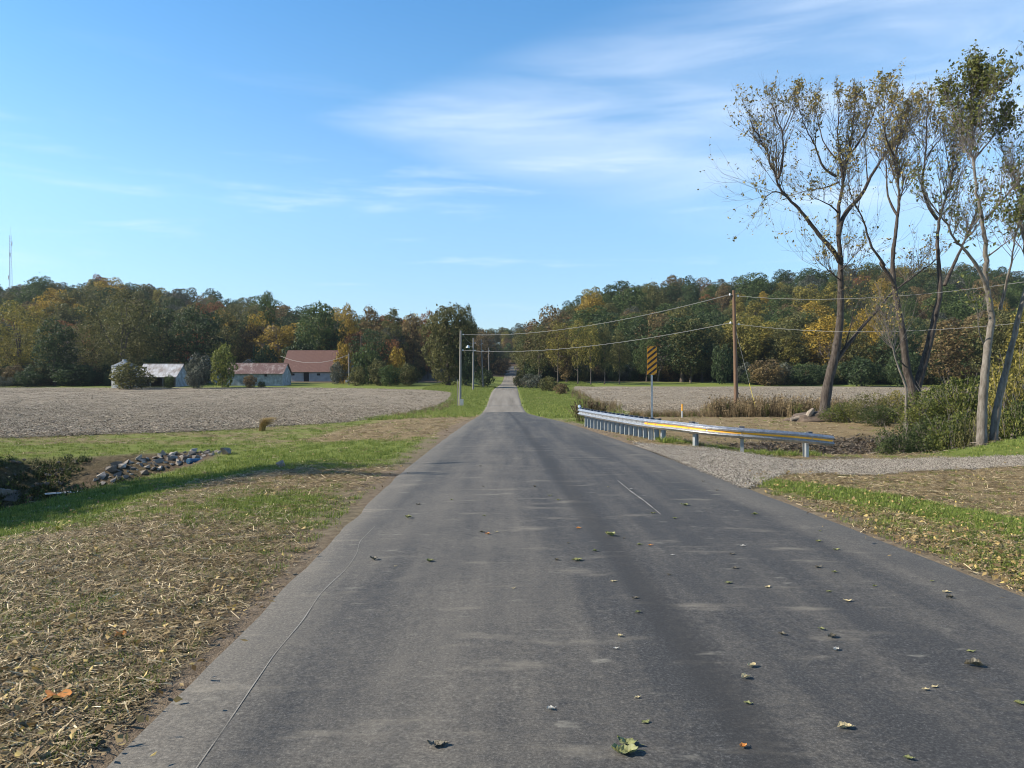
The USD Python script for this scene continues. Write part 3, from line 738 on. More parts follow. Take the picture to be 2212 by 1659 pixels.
# bushes between the barn and the road
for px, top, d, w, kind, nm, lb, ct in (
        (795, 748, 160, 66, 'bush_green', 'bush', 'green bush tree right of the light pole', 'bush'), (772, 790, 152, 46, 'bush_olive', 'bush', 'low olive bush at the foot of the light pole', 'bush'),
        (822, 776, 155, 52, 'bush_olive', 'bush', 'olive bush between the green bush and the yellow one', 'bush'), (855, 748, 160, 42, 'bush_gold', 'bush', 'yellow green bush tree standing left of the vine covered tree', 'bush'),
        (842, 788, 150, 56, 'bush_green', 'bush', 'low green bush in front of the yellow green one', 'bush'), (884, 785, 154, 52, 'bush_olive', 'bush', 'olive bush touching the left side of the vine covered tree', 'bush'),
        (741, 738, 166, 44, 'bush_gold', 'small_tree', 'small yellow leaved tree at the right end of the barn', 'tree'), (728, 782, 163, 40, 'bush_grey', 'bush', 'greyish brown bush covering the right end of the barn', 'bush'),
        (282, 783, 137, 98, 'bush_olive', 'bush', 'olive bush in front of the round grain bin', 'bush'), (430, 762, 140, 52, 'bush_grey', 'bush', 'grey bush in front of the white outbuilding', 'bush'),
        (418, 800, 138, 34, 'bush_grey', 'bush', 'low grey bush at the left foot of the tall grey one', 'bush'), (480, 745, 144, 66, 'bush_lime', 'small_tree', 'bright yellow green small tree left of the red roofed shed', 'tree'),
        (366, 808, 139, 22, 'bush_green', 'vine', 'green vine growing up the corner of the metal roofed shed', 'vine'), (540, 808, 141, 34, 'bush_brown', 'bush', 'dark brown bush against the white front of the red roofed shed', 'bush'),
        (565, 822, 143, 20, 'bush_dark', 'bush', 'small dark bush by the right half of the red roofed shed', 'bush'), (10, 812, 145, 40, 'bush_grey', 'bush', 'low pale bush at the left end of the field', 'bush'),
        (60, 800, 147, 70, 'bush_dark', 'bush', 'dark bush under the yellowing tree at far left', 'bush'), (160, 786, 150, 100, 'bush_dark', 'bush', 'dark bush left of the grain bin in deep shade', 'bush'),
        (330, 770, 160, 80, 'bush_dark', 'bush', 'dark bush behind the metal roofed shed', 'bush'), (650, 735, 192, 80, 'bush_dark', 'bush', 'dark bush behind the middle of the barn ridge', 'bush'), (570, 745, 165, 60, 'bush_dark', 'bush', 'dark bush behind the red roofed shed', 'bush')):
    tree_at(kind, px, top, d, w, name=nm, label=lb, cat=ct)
# ---- right of the road
for px, top, d, w, kind, lb in (
        (1132, 712, 178, 60, 'locust_olive', 'olive tree leaning over the right side of the far road'), (1165, 700, 170, 66, 'locust_olive', 'olive tree second to the right of the far road'),
        (1205, 694, 165, 60, 'locust', 'yellow green tree left of the row of slender trees'), (1248, 690, 160, 50, 'locust', 'slender yellow green tree at the left end of the far right field'),
        (1276, 698, 158, 44, 'locust', 'second slender yellow green tree along the far right field'), (1306, 702, 160, 46, 'locust_olive', 'third slender tree along the far right field'),
        (1338, 712, 162, 46, 'locust_olive', 'last slender tree of the row left of the striped sign'), (1224, 730, 168, 50, 'brown_tall', 'brownish tree behind the row of slender trees')):
    tree_at(kind, px, top, d, w, name='slender_tree', label=lb, cat='tree')
for px, top, d, w, kind, lb in (
        (1122, 800, 160, 30, 'bush_olive', 'olive bush close to the right edge of the far road'), (1150, 806, 140, 52, 'bush_grey', 'dull green bush on the right verge beyond the guardrail'),
        (1185, 812, 128, 50, 'bush_olive', 'olive weedy bush left of the right field'), (1212, 826, 118, 36, 'bush_brown', 'brown weedy bush at the corner of the right field'),
        (1160, 770, 175, 60, 'bush_dark', 'dark bush under the trees right of the far road')):
    tree_at(kind, px, top, d, w, name='roadside_bush', label=lb, cat='bush')
for px, top, d, w, kind, nm, lb in (
        (1420, 735, 176, 90, 'bare_grey', 'bare_tree', 'grey leafless tree in the dark behind the striped sign'), (1388, 690, 186, 80, 'dark_round', 'oak_tree', 'dark tree left above the striped sign'),
        (1492, 690, 168, 92, 'olive_round', 'oak_tree', 'large dull olive tree right of the striped sign'), (1560, 742, 160, 52, 'bush_dark', 'cedar_tree', 'blue green low tree left of the brown utility pole'),
        (1446, 700, 190, 80, 'dark_tall', 'oak_tree', 'dark tall tree behind the striped sign'), (1640, 690, 180, 110, 'yellow_round', 'maple_tree', 'yellowing tree right of the brown utility pole'),
        (1590, 700, 176, 70, 'olive_tall', 'oak_tree', 'olive tree behind the brown utility pole'), (1700, 700, 172, 100, 'olive_round', 'oak_tree', 'olive tree left of the leaning trunk'),
        (1790, 720, 168, 90, 'bare_brown', 'bare_tree', 'half bare tree behind the leaning trunk'), (1660, 775, 152, 86, 'bush_brown', 'bush', 'purplish brown bush at the far edge of the right field'),
        (1740, 785, 152, 70, 'bush_dark', 'bush', 'dark bush at the far edge of the right field'), (1850, 715, 165, 100, 'olive_round', 'oak_tree', 'olive tree behind the forked trunks'),
        (1940, 700, 160, 110, 'dark_round', 'oak_tree', 'dark tree seen between the forked trunks'), (2050, 690, 150, 130, 'brown_round', 'oak_tree', 'brown tree behind the brush on the right'),
        (2160, 680, 145, 130, 'olive_round', 'oak_tree', 'olive tree at the right edge behind the pale trunks'), (2230, 660, 140, 120, 'yellow_round', 'maple_tree', 'yellowing tree at the right edge of the woods'),
        (1860, 770, 150, 90, 'bush_dark', 'bush', 'dark bush right of the leaning trunk at the field edge'), (1960, 760, 145, 90, 'bush_dark', 'bush', 'dark bush behind the forked trunks')):
    tree_at(kind, px, top, d, w, name=nm, label=lb, cat='bush' if 'bush' == nm else 'tree')

# ---- the wooded hills: every tree in view is its own object; the farthest stand as one mass
HILL = []
hr = np.random.default_rng(77)
pts = []
cell = {}
for _ in range(42000):
    y = hr.uniform(170, 436); a = hr.uniform(-0.74, 0.74); x = a * y
    sp = 5.6 + 0.011 * y
    xl_, xr_ = road_edges(np.array(y))
    if xl_ - 5.5 - (y > 230) * -1.0 < x < xr_ + 5.5 - (y > 230) * 1.0:
        continue
    if y < 288 and -26 < x - xl_ < 0:                       # open verge left of the climbing road
        continue
    if y < 197 and -0.48 < a < -0.20:                       # the barn's yard
        continue
    if y < 185 and (a < -0.12 or a > 0.03) and hr.uniform() < 0.5:
        continue
    if 0.06 < a < 0.16 and y < 182:
        continue
    i, j = int(x // 10), int(y // 10)
    if all((x - u) ** 2 + (y - v) ** 2 > sp * sp for di in (-1, 0, 1) for dj in (-1, 0, 1) for u, v in cell.get((i + di, j + dj), ())):
        cell.setdefault((i, j), []).append((x, y)); pts.append((x, y))
for y in np.arange(468, 590, 11.0):                          # the woods that close the end of the road
    for x in np.arange(-75, 80, 10.0):
        pts.append((x + hr.uniform(-3, 3), y + hr.uniform(-3, 3)))
pts = np.array(pts)
pts = pts[np.argsort(pts[:, 1])]
# a tree counts as in view if its top clears everything nearer in its direction
sky_line = {}
seen, rest = [], []
for x, y in pts:
    a = x / y
    g = float(ground(x, y, False)); h = hr.choice([hr.uniform(8.5, 12), hr.uniform(11.5, 15), hr.uniform(14, 18.5)], p=[.3, .48, .22]) * (0.92 if y > 330 else 1.0)
    e = (g + h - CAMZ) / y
    b = [round(a / 0.006) + k for k in (-1, 0, 1)]
    m = min(sky_line.get(k, -1) for k in b)
    vis = e - m
    for k in b:
        sky_line[k] = max(sky_line.get(k, -1), e - 0.002)
    (seen if vis > 0.0035 and abs(a) < 0.70 else rest).append((vis, x, y, h, g))
seen.sort(key=lambda s: -s[0])
rest += seen[285:]; seen = seen[:285]
SIDES = {  # colour mixes of the two hillsides
    'left': (['brown_round', 'olive_round', 'green_round', 'rust_round', 'grey_round', 'gold_round', 'dark_round', 'bare_brown', 'yellow_round', 'brown_tall'], [0.19, 0.2, 0.12, 0.08, 0.08, 0.06, 0.10, 0.03, 0.10, 0.04]),
    'right': (['dark_round', 'green_round', 'olive_round', 'brown_round', 'grey_round', 'gold_round', 'yellow_round', 'rust_round', 'bare_grey', 'dark_tall'], [0.34, 0.20, 0.17, 0.08, 0.06, 0.012, 0.04, 0.015, 0.025, 0.09])}
WORDS = {'dark': 'dark green', 'green': 'mid green', 'olive': 'olive', 'brown': 'brown', 'rust': 'rust red', 'gold': 'golden', 'grey': 'grey green', 'yellow': 'yellowing', 'bare': 'leafless'}


def hill_kind(x, y):
    a = x / y
    n = meshkit.noise(np.array([[x * 0.022, y * 0.022, 1.5]]), 8)[0]
    names, p = SIDES['left' if a < -0.02 else 'right']
    p = np.array(p) / sum(p)
    c = np.cumsum(p)
    if 0.29 < a < 0.42 and y < 300 and hr.uniform() < 0.8:                          # the golden band on the right hill
        return ['yellow_round', 'gold_round', 'olive_round', 'brown_round', 'yellow_tall'][hr.integers(0, 5)]
    nm = names[int(np.searchsorted(c, np.clip(0.72 * hr.uniform() + 0.28 * n, 0, 0.999)))]
    other = nm.replace('_round', '_spread')
    return other if other in KINDS and hr.uniform() < 0.5 else nm


def landmark(a):
    px = CX + a * F
    for lim, words in ((120, 'above the far left yellowing tree'), (230, 'left of the drooping willow'), (330, 'above the grain bin'), (420, 'above the metal roofed shed'), (500, 'above the grey bush'), (600, 'above the red roofed shed'), (740, 'above the barn'),
                       (860, 'right of the barn'), (1010, 'by the vine covered trees'), (1090, 'at the end of the road'), (1190, 'just right of the road gap'), (1300, 'above the slender trees'), (1400, 'left of the striped sign'),
                       (1500, 'right of the striped sign'), (1590, 'left of the brown pole'), (1700, 'right of the brown pole'), (1800, 'behind the leaning trunk'), (1930, 'behind the forked trunks'), (2080, 'between forked and pale trunks')):
        if px < lim:
            return words
    return 'behind the pale trunks'


named = []
for vis, x, y, h, g in seen:
    kd = hill_kind(x, y)
    col = WORDS[kd.split('_')[0]]
    side = 'left' if x / y < -0.02 else 'right'
    where = 'low on' if y < 235 else 'halfway up' if y < 320 else 'high on'
    named.append((f'{col} tree {where} the {side} hill {landmark(x / y)}', h, (kd, x, y, h, h * hr.uniform(0.58, 1.08))))
alike = {}
for lb, h, a in named:
    alike.setdefault(lb, []).append((h, a))
for lb, found in alike.items():
    found.sort(key=lambda s: s[0])
    for i, (h, a) in enumerate(found):
        l2 = lb if len(found) == 1 else ('shorter ' if i == 0 else 'taller ') + lb if len(found) == 2 else ('shortest ' if i == 0 else 'tallest ' if i == len(found) - 1 else 'middling ') + lb if len(found) == 3 else lb
        tree(*a[:4], w=a[4], name='hillside_tree', label=l2, cat='tree', group=lb.replace(' tree ', ' trees ', 1))
wood = UsdGeom.PointInstancer.Define(stage, '/World/far_wood')
tag(wood, 'mass of mixed autumn trees filling the wooded hills between the nearer crowns', 'wood', kind='stuff')
kinds = ['dark_round', 'green_round', 'olive_round', 'brown_round', 'rust_round', 'grey_round', 'yellow_round']
for k in kinds:
    p = stage.DefinePrim(f'/World/far_wood/{k}', 'Xform'); p.GetReferences().AddInternalReference(f'/World/tree_kinds/{k}')
wood.CreatePrototypesRel().SetTargets([Sdf.Path(f'/World/far_wood/{k}') for k in kinds])
rest = np.array([r[1:] for r in rest])
wood.CreateProtoIndicesAttr(Vt.IntArray.FromNumpy(hr.choice(len(kinds), len(rest), p=[.22, .2, .22, .16, .05, .06, .09]).astype(np.int32)))
wood.CreatePositionsAttr(Vt.Vec3fArray.FromNumpy(np.stack([rest[:, 0], rest[:, 1], rest[:, 3] - 0.3], 1).astype(np.float32)))
wood.CreateScalesAttr(Vt.Vec3fArray.FromNumpy((rest[:, 2:3] / 14.5 * np.array([[1.05, 1.05, 1.0]])).astype(np.float32)))
th = hr.uniform(0, 6.28, len(rest))
wood.CreateOrientationsAttr(Vt.QuathArray([Gf.Quath(float(math.cos(t / 2)), 0, 0, float(math.sin(t / 2))) for t in th]))

# shaded undergrowth along the foot of the woods
ur = np.random.default_rng(55)
up = []
for _ in range(9000):
    y = ur.uniform(150, 260); a = ur.uniform(-0.72, 0.72); x = a * y
    xl_, xr_ = road_edges(np.array(y))
    if xl_ - 4 < x < xr_ + 4 or (y < 285 and xl_ - 22 < x < xl_):
        continue
    if a < 0:
        if y < 158 and a > -0.5: continue
        if -0.40 < a < -0.19 and y < 197: continue
        if a > -0.19 and y < 166: continue
    else:
        if a < 0.30 and y < 176: continue
        if y < 156: continue
    if all((x - u) ** 2 + (y - v) ** 2 > 9.0 for u, v in up[-400:]):
        up.append((x, y))
up = np.array(up)
ug = UsdGeom.PointInstancer.Define(stage, '/World/undergrowth')
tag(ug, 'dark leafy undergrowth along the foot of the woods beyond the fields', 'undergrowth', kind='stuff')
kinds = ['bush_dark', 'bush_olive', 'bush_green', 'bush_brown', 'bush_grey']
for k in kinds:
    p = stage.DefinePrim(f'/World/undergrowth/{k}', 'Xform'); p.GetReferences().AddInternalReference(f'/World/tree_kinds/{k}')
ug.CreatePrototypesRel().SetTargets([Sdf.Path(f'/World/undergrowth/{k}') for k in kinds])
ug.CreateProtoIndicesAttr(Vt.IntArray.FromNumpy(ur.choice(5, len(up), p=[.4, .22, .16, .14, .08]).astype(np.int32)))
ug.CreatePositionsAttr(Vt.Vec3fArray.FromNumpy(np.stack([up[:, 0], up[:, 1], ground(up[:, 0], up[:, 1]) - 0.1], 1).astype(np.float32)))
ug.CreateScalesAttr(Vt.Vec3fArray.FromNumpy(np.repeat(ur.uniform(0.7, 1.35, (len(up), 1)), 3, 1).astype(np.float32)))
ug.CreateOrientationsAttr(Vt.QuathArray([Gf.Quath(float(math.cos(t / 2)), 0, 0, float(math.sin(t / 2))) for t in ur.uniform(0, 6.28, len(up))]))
# ------------------------------------------------------------------ farm buildings
plain('white_board', (0.21, 0.23, 0.24), 0.8, vary=0.45, scale=1.3)
plain('white_wall', (0.32, 0.325, 0.32), 0.75, vary=0.2, scale=1.0)
plain('grey_board', (0.16, 0.145, 0.13), 0.85, vary=0.35, scale=2.0)
plain('dark_inside', (0.02, 0.018, 0.016), 0.9)
plain('bin_steel', (0.19, 0.20, 0.205), 0.5, 0.45, vary=0.15, scale=2.0)
plain('concrete', (0.36, 0.34, 0.31), 0.9, vary=0.2, scale=2.0)


def rusty(name, rust, pale, lo, hi, scale=0.7):
    mat(name, {'g': ('geometry', {}), 'o': ('object_info', {}), 'n1': ('noise_texture', {'scale': scale, 'detail': 7.0, 'roughness': 0.68}),
               'mp': ('mapping', {'scale': (2.2, 0.5, 0.5)}), 'n2': ('noise_texture', {'scale': 1.6, 'detail': 4.0, 'roughness': 0.6}),
               'm': ('mix_float', {'fac': 0.4}), 'rr': ('rgb_ramp', {'ramp': [(lo, rust), ((lo + hi) / 2, tuple(0.5 * (a + b) for a, b in zip(rust, pale))), (hi, pale)]}),
               'p': ('principled_bsdf', {'roughness': 0.62, 'metallic': 0.0, 'specular_ior_level': 0.4})},
        [('g.position', 'n1.vector'), ('g.position', 'mp.vector'), ('mp.vector', 'n2.vector'), ('n1.fac', 'm.a'), ('n2.fac', 'm.b'), ('m.result', 'rr.fac'), ('rr.color', 'p.base_color')])


rusty('rust_roof', (0.098, 0.045, 0.031), (0.30, 0.225, 0.180), 0.58, 0.82)
rusty('rust_roof_worn', (0.090, 0.048, 0.038), (0.33, 0.29, 0.265), 0.50, 0.72)
rusty('metal_roof', (0.16, 0.13, 0.115), (0.38, 0.39, 0.40), 0.40, 0.62)


def gable(name, label, px0, px1, py_ridge, py_eave, py_base, d, depth, roof, wall, panels, open_front=False, doors=(), windows=(), side_wall=None):
    """a gabled farm building whose long eave faces the viewer"""
    x0, x1 = (px0 - CX) / F * d, (px1 - CX) / F * d
    zb = CAMZ + (HOR - py_base) / F * d
    ze = CAMZ + (HOR - py_eave) / F * d - zb
    zr = CAMZ + (HOR - py_ridge) / F * (d + depth / 2) - zb
    L = x1 - x0
    t = thing(name, label, 'building', ((x0 + x1) / 2, d + depth / 2, zb))
    h = depth / 2
    inset = 0.25
    a = L / 2 - inset; b = h - inset
    sl = (zr - ze) / h
    zw = ze + sl * inset - 0.10

    def wallmesh(parts):
        m = MB()
        for p in parts:
            m.box(*p)
        return m
    if not open_front:                                         # front boards, one by one in broad panels
        cuts = sorted([(-a, -a)] + [(c - w / 2, c + w / 2) for c, w, *_ in doors] + [(a, a)])
        k = 0
        for (_, s), (e, _) in zip(cuts[:-1], cuts[1:]):
            n = max(1, int((e - s) / 1.25))
            for i in range(n):
                u0, u1 = s + (e - s) * i / n, s + (e - s) * (i + 1) / n
                wallmesh([(u0 + 0.008, u1 - 0.008, -b, -b + 0.10 + 0.01 * (k % 3), -0.4, zw)]).build('wall_panel', wall, t); k += 1
        for c, w, hh in doors:
            wallmesh([(c - w / 2 + 0.02, c + w / 2 - 0.02, -b + 0.08, -b + 0.13, -0.3, hh)]).build('door', 'dark_inside', t)
            if hh < zw - 0.02:
                wallmesh([(c - w / 2 + 0.01, c + w / 2 - 0.01, -b, -b + 0.1, hh + 0.003, zw)]).build('lintel', wall, t)
        for c, w, z0, z1 in windows:
            wallmesh([(c - w / 2, c + w / 2, -b - 0.03, -b - 0.004, z0, z1)]).build('window', 'dark_inside', t)
    else:
        for c in np.linspace(-a + 0.1, a - 0.1, 4):
            wallmesh([(c - 0.09, c + 0.09, -b, -b + 0.18, -0.4, zw)]).build('post', 'grey_board', t)
        wallmesh([(-a, a, -b - 0.03, -b - 0.004, zw - 0.25, zw + 0.04)]).build('beam', 'grey_board', t)
    wallmesh([(-a, a, b - 0.1, b, -0.4, zw)]).build('rear_wall', 'grey_board', t)
    wallmesh([(-a + 0.12, a - 0.12, -b + 0.2, b - 0.2, -0.35, 0.02)]).build('floor', 'dark_inside', t)
    for s in (-1, 1):                                          # gable ends
        pts = [(-b + 0.11, -0.4), (b - 0.11, -0.4), (b - 0.11, zw), (0, zw + sl * (b - 0.11)), (-b + 0.11, zw)]
        v = [(s * a, y, z) for y, z in pts] + [(s * (a - 0.1), y, z) for y, z in pts]
        f = [(0, 1, 2), (0, 2, 4), (2, 3, 4), (5, 7, 6), (5, 9, 7), (7, 9, 8)] + [g for i in range(5) for j in [(i + 1) % 5] for g in ((i, i + 5, j), (j, i + 5, j + 5))]
        part('gable_wall', (np.array(v), np.array(f)), side_wall or wall, t)
    rr = np.random.default_rng(len(label))
    for s in (-1, 1):                                          # roof sheets, lapped
        for i in range(panels):
            u0, u1 = -L / 2 + L * i / panels, -L / 2 + L * (i + 1) / panels + 0.04
            lift = 0.012 * (i % 2) + rr.uniform(0, 0.012)
            m = MB()
            n = 8
            us = np.linspace(u0, u1, n + 1)
            rib = 0.018 * (np.arange(n + 1) % 2)
            y0, y1 = s * (h + 0.12), s * 0.02
            za, zc = ze - sl * 0.12, zr - 0.015
            v = np.array([(u, y, z + lift + r_ + off) for (y, z) in ((y0, za), (y1, zc)) for off in (0, 0.02) for u, r_ in zip(us, rib)])
            v = v.reshape(4, n + 1, 3)
            quads = []
            for A, B in ((1, 3), (0, 2), (0, 1), (2, 3)):
                for k in range(n):
                    quads.append((A * (n + 1) + k, A * (n + 1) + k + 1, B * (n + 1) + k + 1, B * (n + 1) + k))
            m.add(v.reshape(-1, 3), quads)
            m.build('roof_sheet', roof, t)
    m = MB(); m.tube([(-L / 2, 0, zr + 0.02), (L / 2, 0, zr + 0.02)], 0.09, 6); m.build('ridge_cap', roof, t)
    return t


gable('barn', 'long barn with rusty red roof and white block wall beyond the field', 606, 748, 757, 803, 822.5, 182, 12.0, 'rust_roof', 'white_wall', 14,
      doors=[(-1.75, 1.25, 1.95)], windows=[(-4.9, 0.75, 1.25, 1.75), (1.15, 0.75, 1.25, 1.75)], side_wall='white_board')
gable('shed', 'small white shed with rust stained roof at the edge of the field', 486, 612, 785, 807, 832.5, 152, 6.4, 'rust_roof_worn', 'white_board', 9, windows=[(2.2, 0.5, 1.75, 2.2)])
gable('open_shed', 'open fronted shed with shiny grey metal roof beside the grain bin', 292, 381, 787, 814, 834, 146, 6.6, 'metal_roof', 'white_board', 7, open_front=True)
gable('outbuilding', 'white outbuilding almost hidden behind the grey bush', 403, 464, 772, 778, 832, 168, 5.0, 'metal_roof', 'white_board', 5)
# bare rafters of a fallen-in roof between shed and barn
t = thing('roof_frame', 'bare dark rafters of a collapsed roof behind the red roofed shed', 'roof frame', at(536, 812, 163))
m = MB()
for k, y in enumerate((0, 1.6, 3.2)):
    m = MB()
    m.tube([(-2.7, y, 1.6), (0, y, 3.5)], 0.09, 4); m.tube([(0, y, 3.5), (2.9, y, 1.5)], 0.09, 4); m.tube([(-2.5, y, -1), (-2.5, y, 1.7)], 0.1, 4); m.tube([(2.6, y, -1), (2.6, y, 1.7)], 0.1, 4)
    m.build('rafter', 'grey_board', t)
m = MB(); m.tube([(0, -0.2, 3.52), (0, 3.5, 3.52)], 0.08, 4); m.build('ridge_beam', 'grey_board', t)

# grain bin: ribbed steel rings under a cone of roof segments
d = 143.0
bx = at(269, 836, d); rb = 25 / F * d; hb = 44 / F * d; ha = 56 / F * d
t = thing('grain_bin', 'round steel grain bin with ribbed conical roof half hidden by a bush', 'grain bin', bx)
n = 28
for k in range(5):
    z0, z1 = -0.4 + (hb + 0.4) * k / 5, -0.4 + (hb + 0.4) * (k + 1) / 5 - 0.02
    m = MB(); zz = np.linspace(z0, z1, 5)
    m.tube(np.stack([0 * zz, 0 * zz, zz], 1), rb * (1 + 0.006 * (np.arange(5) % 2)), n, cap=False); m.build('ring', 'bin_steel', t)
for k in range(n):
    a0, a1 = 2 * np.pi * k / n, 2 * np.pi * (k + 1) / n
    r1 = rb * 1.06; r0 = 0.35
    am = (a0 + a1) / 2
    c = lambda r, a, z: (r * math.cos(a), r * math.sin(a), z)
    v = [c(r1, a0, hb), c(r1, am, hb + 0.07), c(r1, a1, hb), c(r0, a1, ha), c(r0, am, ha + 0.02), c(r0, a0, ha)]
    part('roof_segment', (np.array(v), np.array([(0, 1, 4), (0, 4, 5), (1, 2, 3), (1, 3, 4)])), 'bin_steel', t)
m = MB(); m.tube([(0, 0, ha - 0.02), (0, 0, ha + 0.3)], [0.4, 0.36], 12); m.build('cap', 'bin_steel', t)

# ------------------------------------------------------------------ guardrail
mat('galvanised', {'g': ('geometry', {}), 'n': ('noise_texture', {'scale': 6.0, 'detail': 4.0}), 'v': ('voronoi_texture', {'scale': 30.0}), 's': ('separate_color', {}), 'm': ('mix_float', {'fac': 0.4}),
                   'r': ('rgb_ramp', {'ramp': [(0.3, (0.29, 0.30, 0.31)), (0.7, (0.46, 0.47, 0.48))]}), 'rr': ('map_range', {'from_min': 0.0, 'from_max': 1.0, 'to_min': 0.38, 'to_max': 0.56}),
                   'p': ('principled_bsdf', {'metallic': 0.85})},
    [('g.position', 'n.vector'), ('g.position', 'v.vector'), ('v.color', 's.color'), ('n.fac', 'm.a'), ('s.r', 'm.b'), ('m.result', 'r.fac'), ('r.color', 'p.base_color'), ('m.result', 'rr.value'), ('rr.result', 'p.roughness')])
plain('dull_zinc', (0.27, 0.285, 0.29), 0.55, 0.55, vary=0.15, scale=5)
plain('dark_block', (0.045, 0.05, 0.062), 0.7, vary=0.2, scale=6)
plain('amber_tape', (0.66, 0.30, 0.015), 0.5, vary=0.10, scale=9)
plain('bolt_steel', (0.25, 0.25, 0.25), 0.5, 0.7)

rail_pts = np.array([(3.35, 37.2), (4.0, 32.2), (4.57, 27.9), (4.80, 26.3), (5.22, 24.7), (5.95, 23.35), (7.1, 22.75), (8.4, 22.85), (9.62, 23.25)])
from scipy.interpolate import CubicSpline
seg = np.concatenate([[0], np.cumsum(np.linalg.norm(np.diff(rail_pts, axis=0), axis=1))])
rail_c = CubicSpline(seg, rail_pts)
RL = seg[-1]
corner_s = seg[3]


def rail_frame(s):
    p = rail_c(s); tg = rail_c(s, 1); tg = tg / np.linalg.norm(tg, axis=-1, keepdims=True)
    front = np.stack([tg[..., 1], -tg[..., 0]], -1)           # towards the road and the viewer
    return p, tg, front


_, _, fr = rail_frame(np.array(1.0))
SGN = 1.0 if fr[0] < 0 else -1.0
ztop_s = np.array([0, seg[2], seg[4], seg[6], RL])
ztop_v = np.array([-1.07, -1.12, -1.11, -1.24, -1.48]) + CAMZ
rail_top = PchipInterpolator(ztop_s, ztop_v)
guard = thing('guardrail', 'galvanised guardrail with amber reflective band curving along the gravel track', 'guardrail')
prof = np.array([(0.0, 0.0), (0.018, -0.018), (0.070, -0.052), (0.083, -0.072), (0.070, -0.094), (0.008, -0.132), (0.0, -0.155), (0.008, -0.178), (0.070, -0.216), (0.083, -0.238), (0.070, -0.258), (0.018, -0.292), (0.0, -0.310)])


def rail_piece(s0, s1, off, pr=prof, th=0.006):
    ss_ = np.linspace(s0, s1, max(6, int((s1 - s0) / 0.18)))
    p, tg, fn = rail_frame(ss_); fn = fn * SGN
    zt = rail_top(ss_)
    outer = np.stack([np.stack([p[:, 0] + fn[:, 0] * (a + off), p[:, 1] + fn[:, 1] * (a + off), zt + b], 1) for a, b in pr], 1)
    inner = np.stack([np.stack([p[:, 0] + fn[:, 0] * (a + off - th), p[:, 1] + fn[:, 1] * (a + off - th), zt + b], 1) for a, b in pr], 1)
    loop = np.concatenate([outer, inner[:, ::-1]], 1)
    n, k = loop.shape[:2]
    i = np.arange(n - 1)[:, None] * k; j = np.arange(k)[None]; j2 = (j + 1) % k
    f = np.stack([i + j, i + j2, i + k + j2, i + k + j], -1).reshape(-1, 4)
    h = k // 2
    caps = [(e + a, e + a + 1, e + k - 2 - a, e + k - 1 - a) for e in (0, (n - 1) * k) for a in range(h - 1)]
    return loop.reshape(-1, 3), np.vstack([f, np.array(caps)])


splices = [0.0, seg[2] * 0.52, corner_s - 0.55, corner_s + 3.2, RL]
for i in range(4):
    m = MB(); v, f = rail_piece(splices[i] - 0.12 * (i > 0), splices[i + 1], 0.10 + 0.007 * (i % 2)); m.add(v, f)
    m.build('rail_panel', 'galvanised', guard, smooth=40)
tape = np.array([(0.012, -0.128), (0.004, -0.155), (0.012, -0.182)])
for i, (a, b) in enumerate(((splices[2] + 0.10, splices[3] - 0.02), (splices[3] + 0.03, RL - 0.02))):
    m = MB(); v, f = rail_piece(a, b, 0.1145, tape, 0.003); m.add(v, f); m.build('reflective_band', 'amber_tape', guard)


def ibeam(x, y, z0, z1, ang, w=0.10, dp=0.15, t=0.009):
    m = MB()
    m.box(-w / 2, w / 2, -dp / 2, -dp / 2 + t, z0, z1); m.box(-w / 2, w / 2, dp / 2 - t, dp / 2, z0, z1); m.box(-t / 2, t / 2, -dp / 2 + t, dp / 2 - t, z0, z1)
    v, f = m.mesh(); c, s_ = math.cos(ang), math.sin(ang)
    return np.stack([x + v[:, 0] * c - v[:, 1] * s_, y + v[:, 0] * s_ + v[:, 1] * c, v[:, 2]], 1), f


post_s = list(np.linspace(0.25, corner_s - 0.75, 17)) + [corner_s - 0.15, corner_s + 0.85, corner_s + 2.55, corner_s + 4.2, RL - 0.78]
post_s = post_s[:18] + [corner_s + 0.55] + post_s[19:]
for i, s in enumerate(post_s):
    p, tg, fn = rail_frame(np.array(s)); fn = fn * SGN
    ang = math.atan2(tg[1], tg[0])
    zt = float(rail_top(s))
    back = 0.30 if i < 18 else 0.26
    x, y = p + fn * (0.10 - back)
    part('post', ibeam(x, y, float(ground(x, y)) - 0.4, zt - 0.02 + 0.03 * (i % 2), ang), 'dull_zinc', guard)
    bx_, by_ = p + fn * (0.10 - back / 2 + 0.02)
    m = MB(); m.box(-0.075, 0.075, -(back - 0.15) / 2, (back - 0.15) / 2, zt - 0.33, zt + 0.045)
    v, f = m.mesh(); c, s_ = math.cos(ang), math.sin(ang)
    part('block', (np.stack([bx_ + v[:, 0] * c - v[:, 1] * s_, by_ + v[:, 0] * s_ + v[:, 1] * c, v[:, 2]], 1), f), 'dark_block', guard)
    bp = p + fn * 0.115
    m = MB(); m.tube([(bp[0], bp[1], zt - 0.155), (bp[0] + fn[0] * 0.02, bp[1] + fn[1] * 0.02, zt - 0.155)], 0.018, 6); m.build('bolt', 'bolt_steel', guard)

# a second rail behind the first, seen end-on over its top (far side of the culvert)
plain('blue_zinc', (0.30, 0.36, 0.44), 0.5, 0.6, vary=0.15, scale=5)
m = MB()
p, tg, fn = rail_frame(np.array(0.05)); fn *= SGN
e = p + fn * 0.1
m.tube([(e[0] + 0.05, e[1] + 0.1, float(rail_top(0)) + 0.02), (e[0] + 0.02, e[1] + 0.35, float(rail_top(0)) + 0.12)], 0.07, 8); m.build('end_shoe', 'blue_zinc', guard)

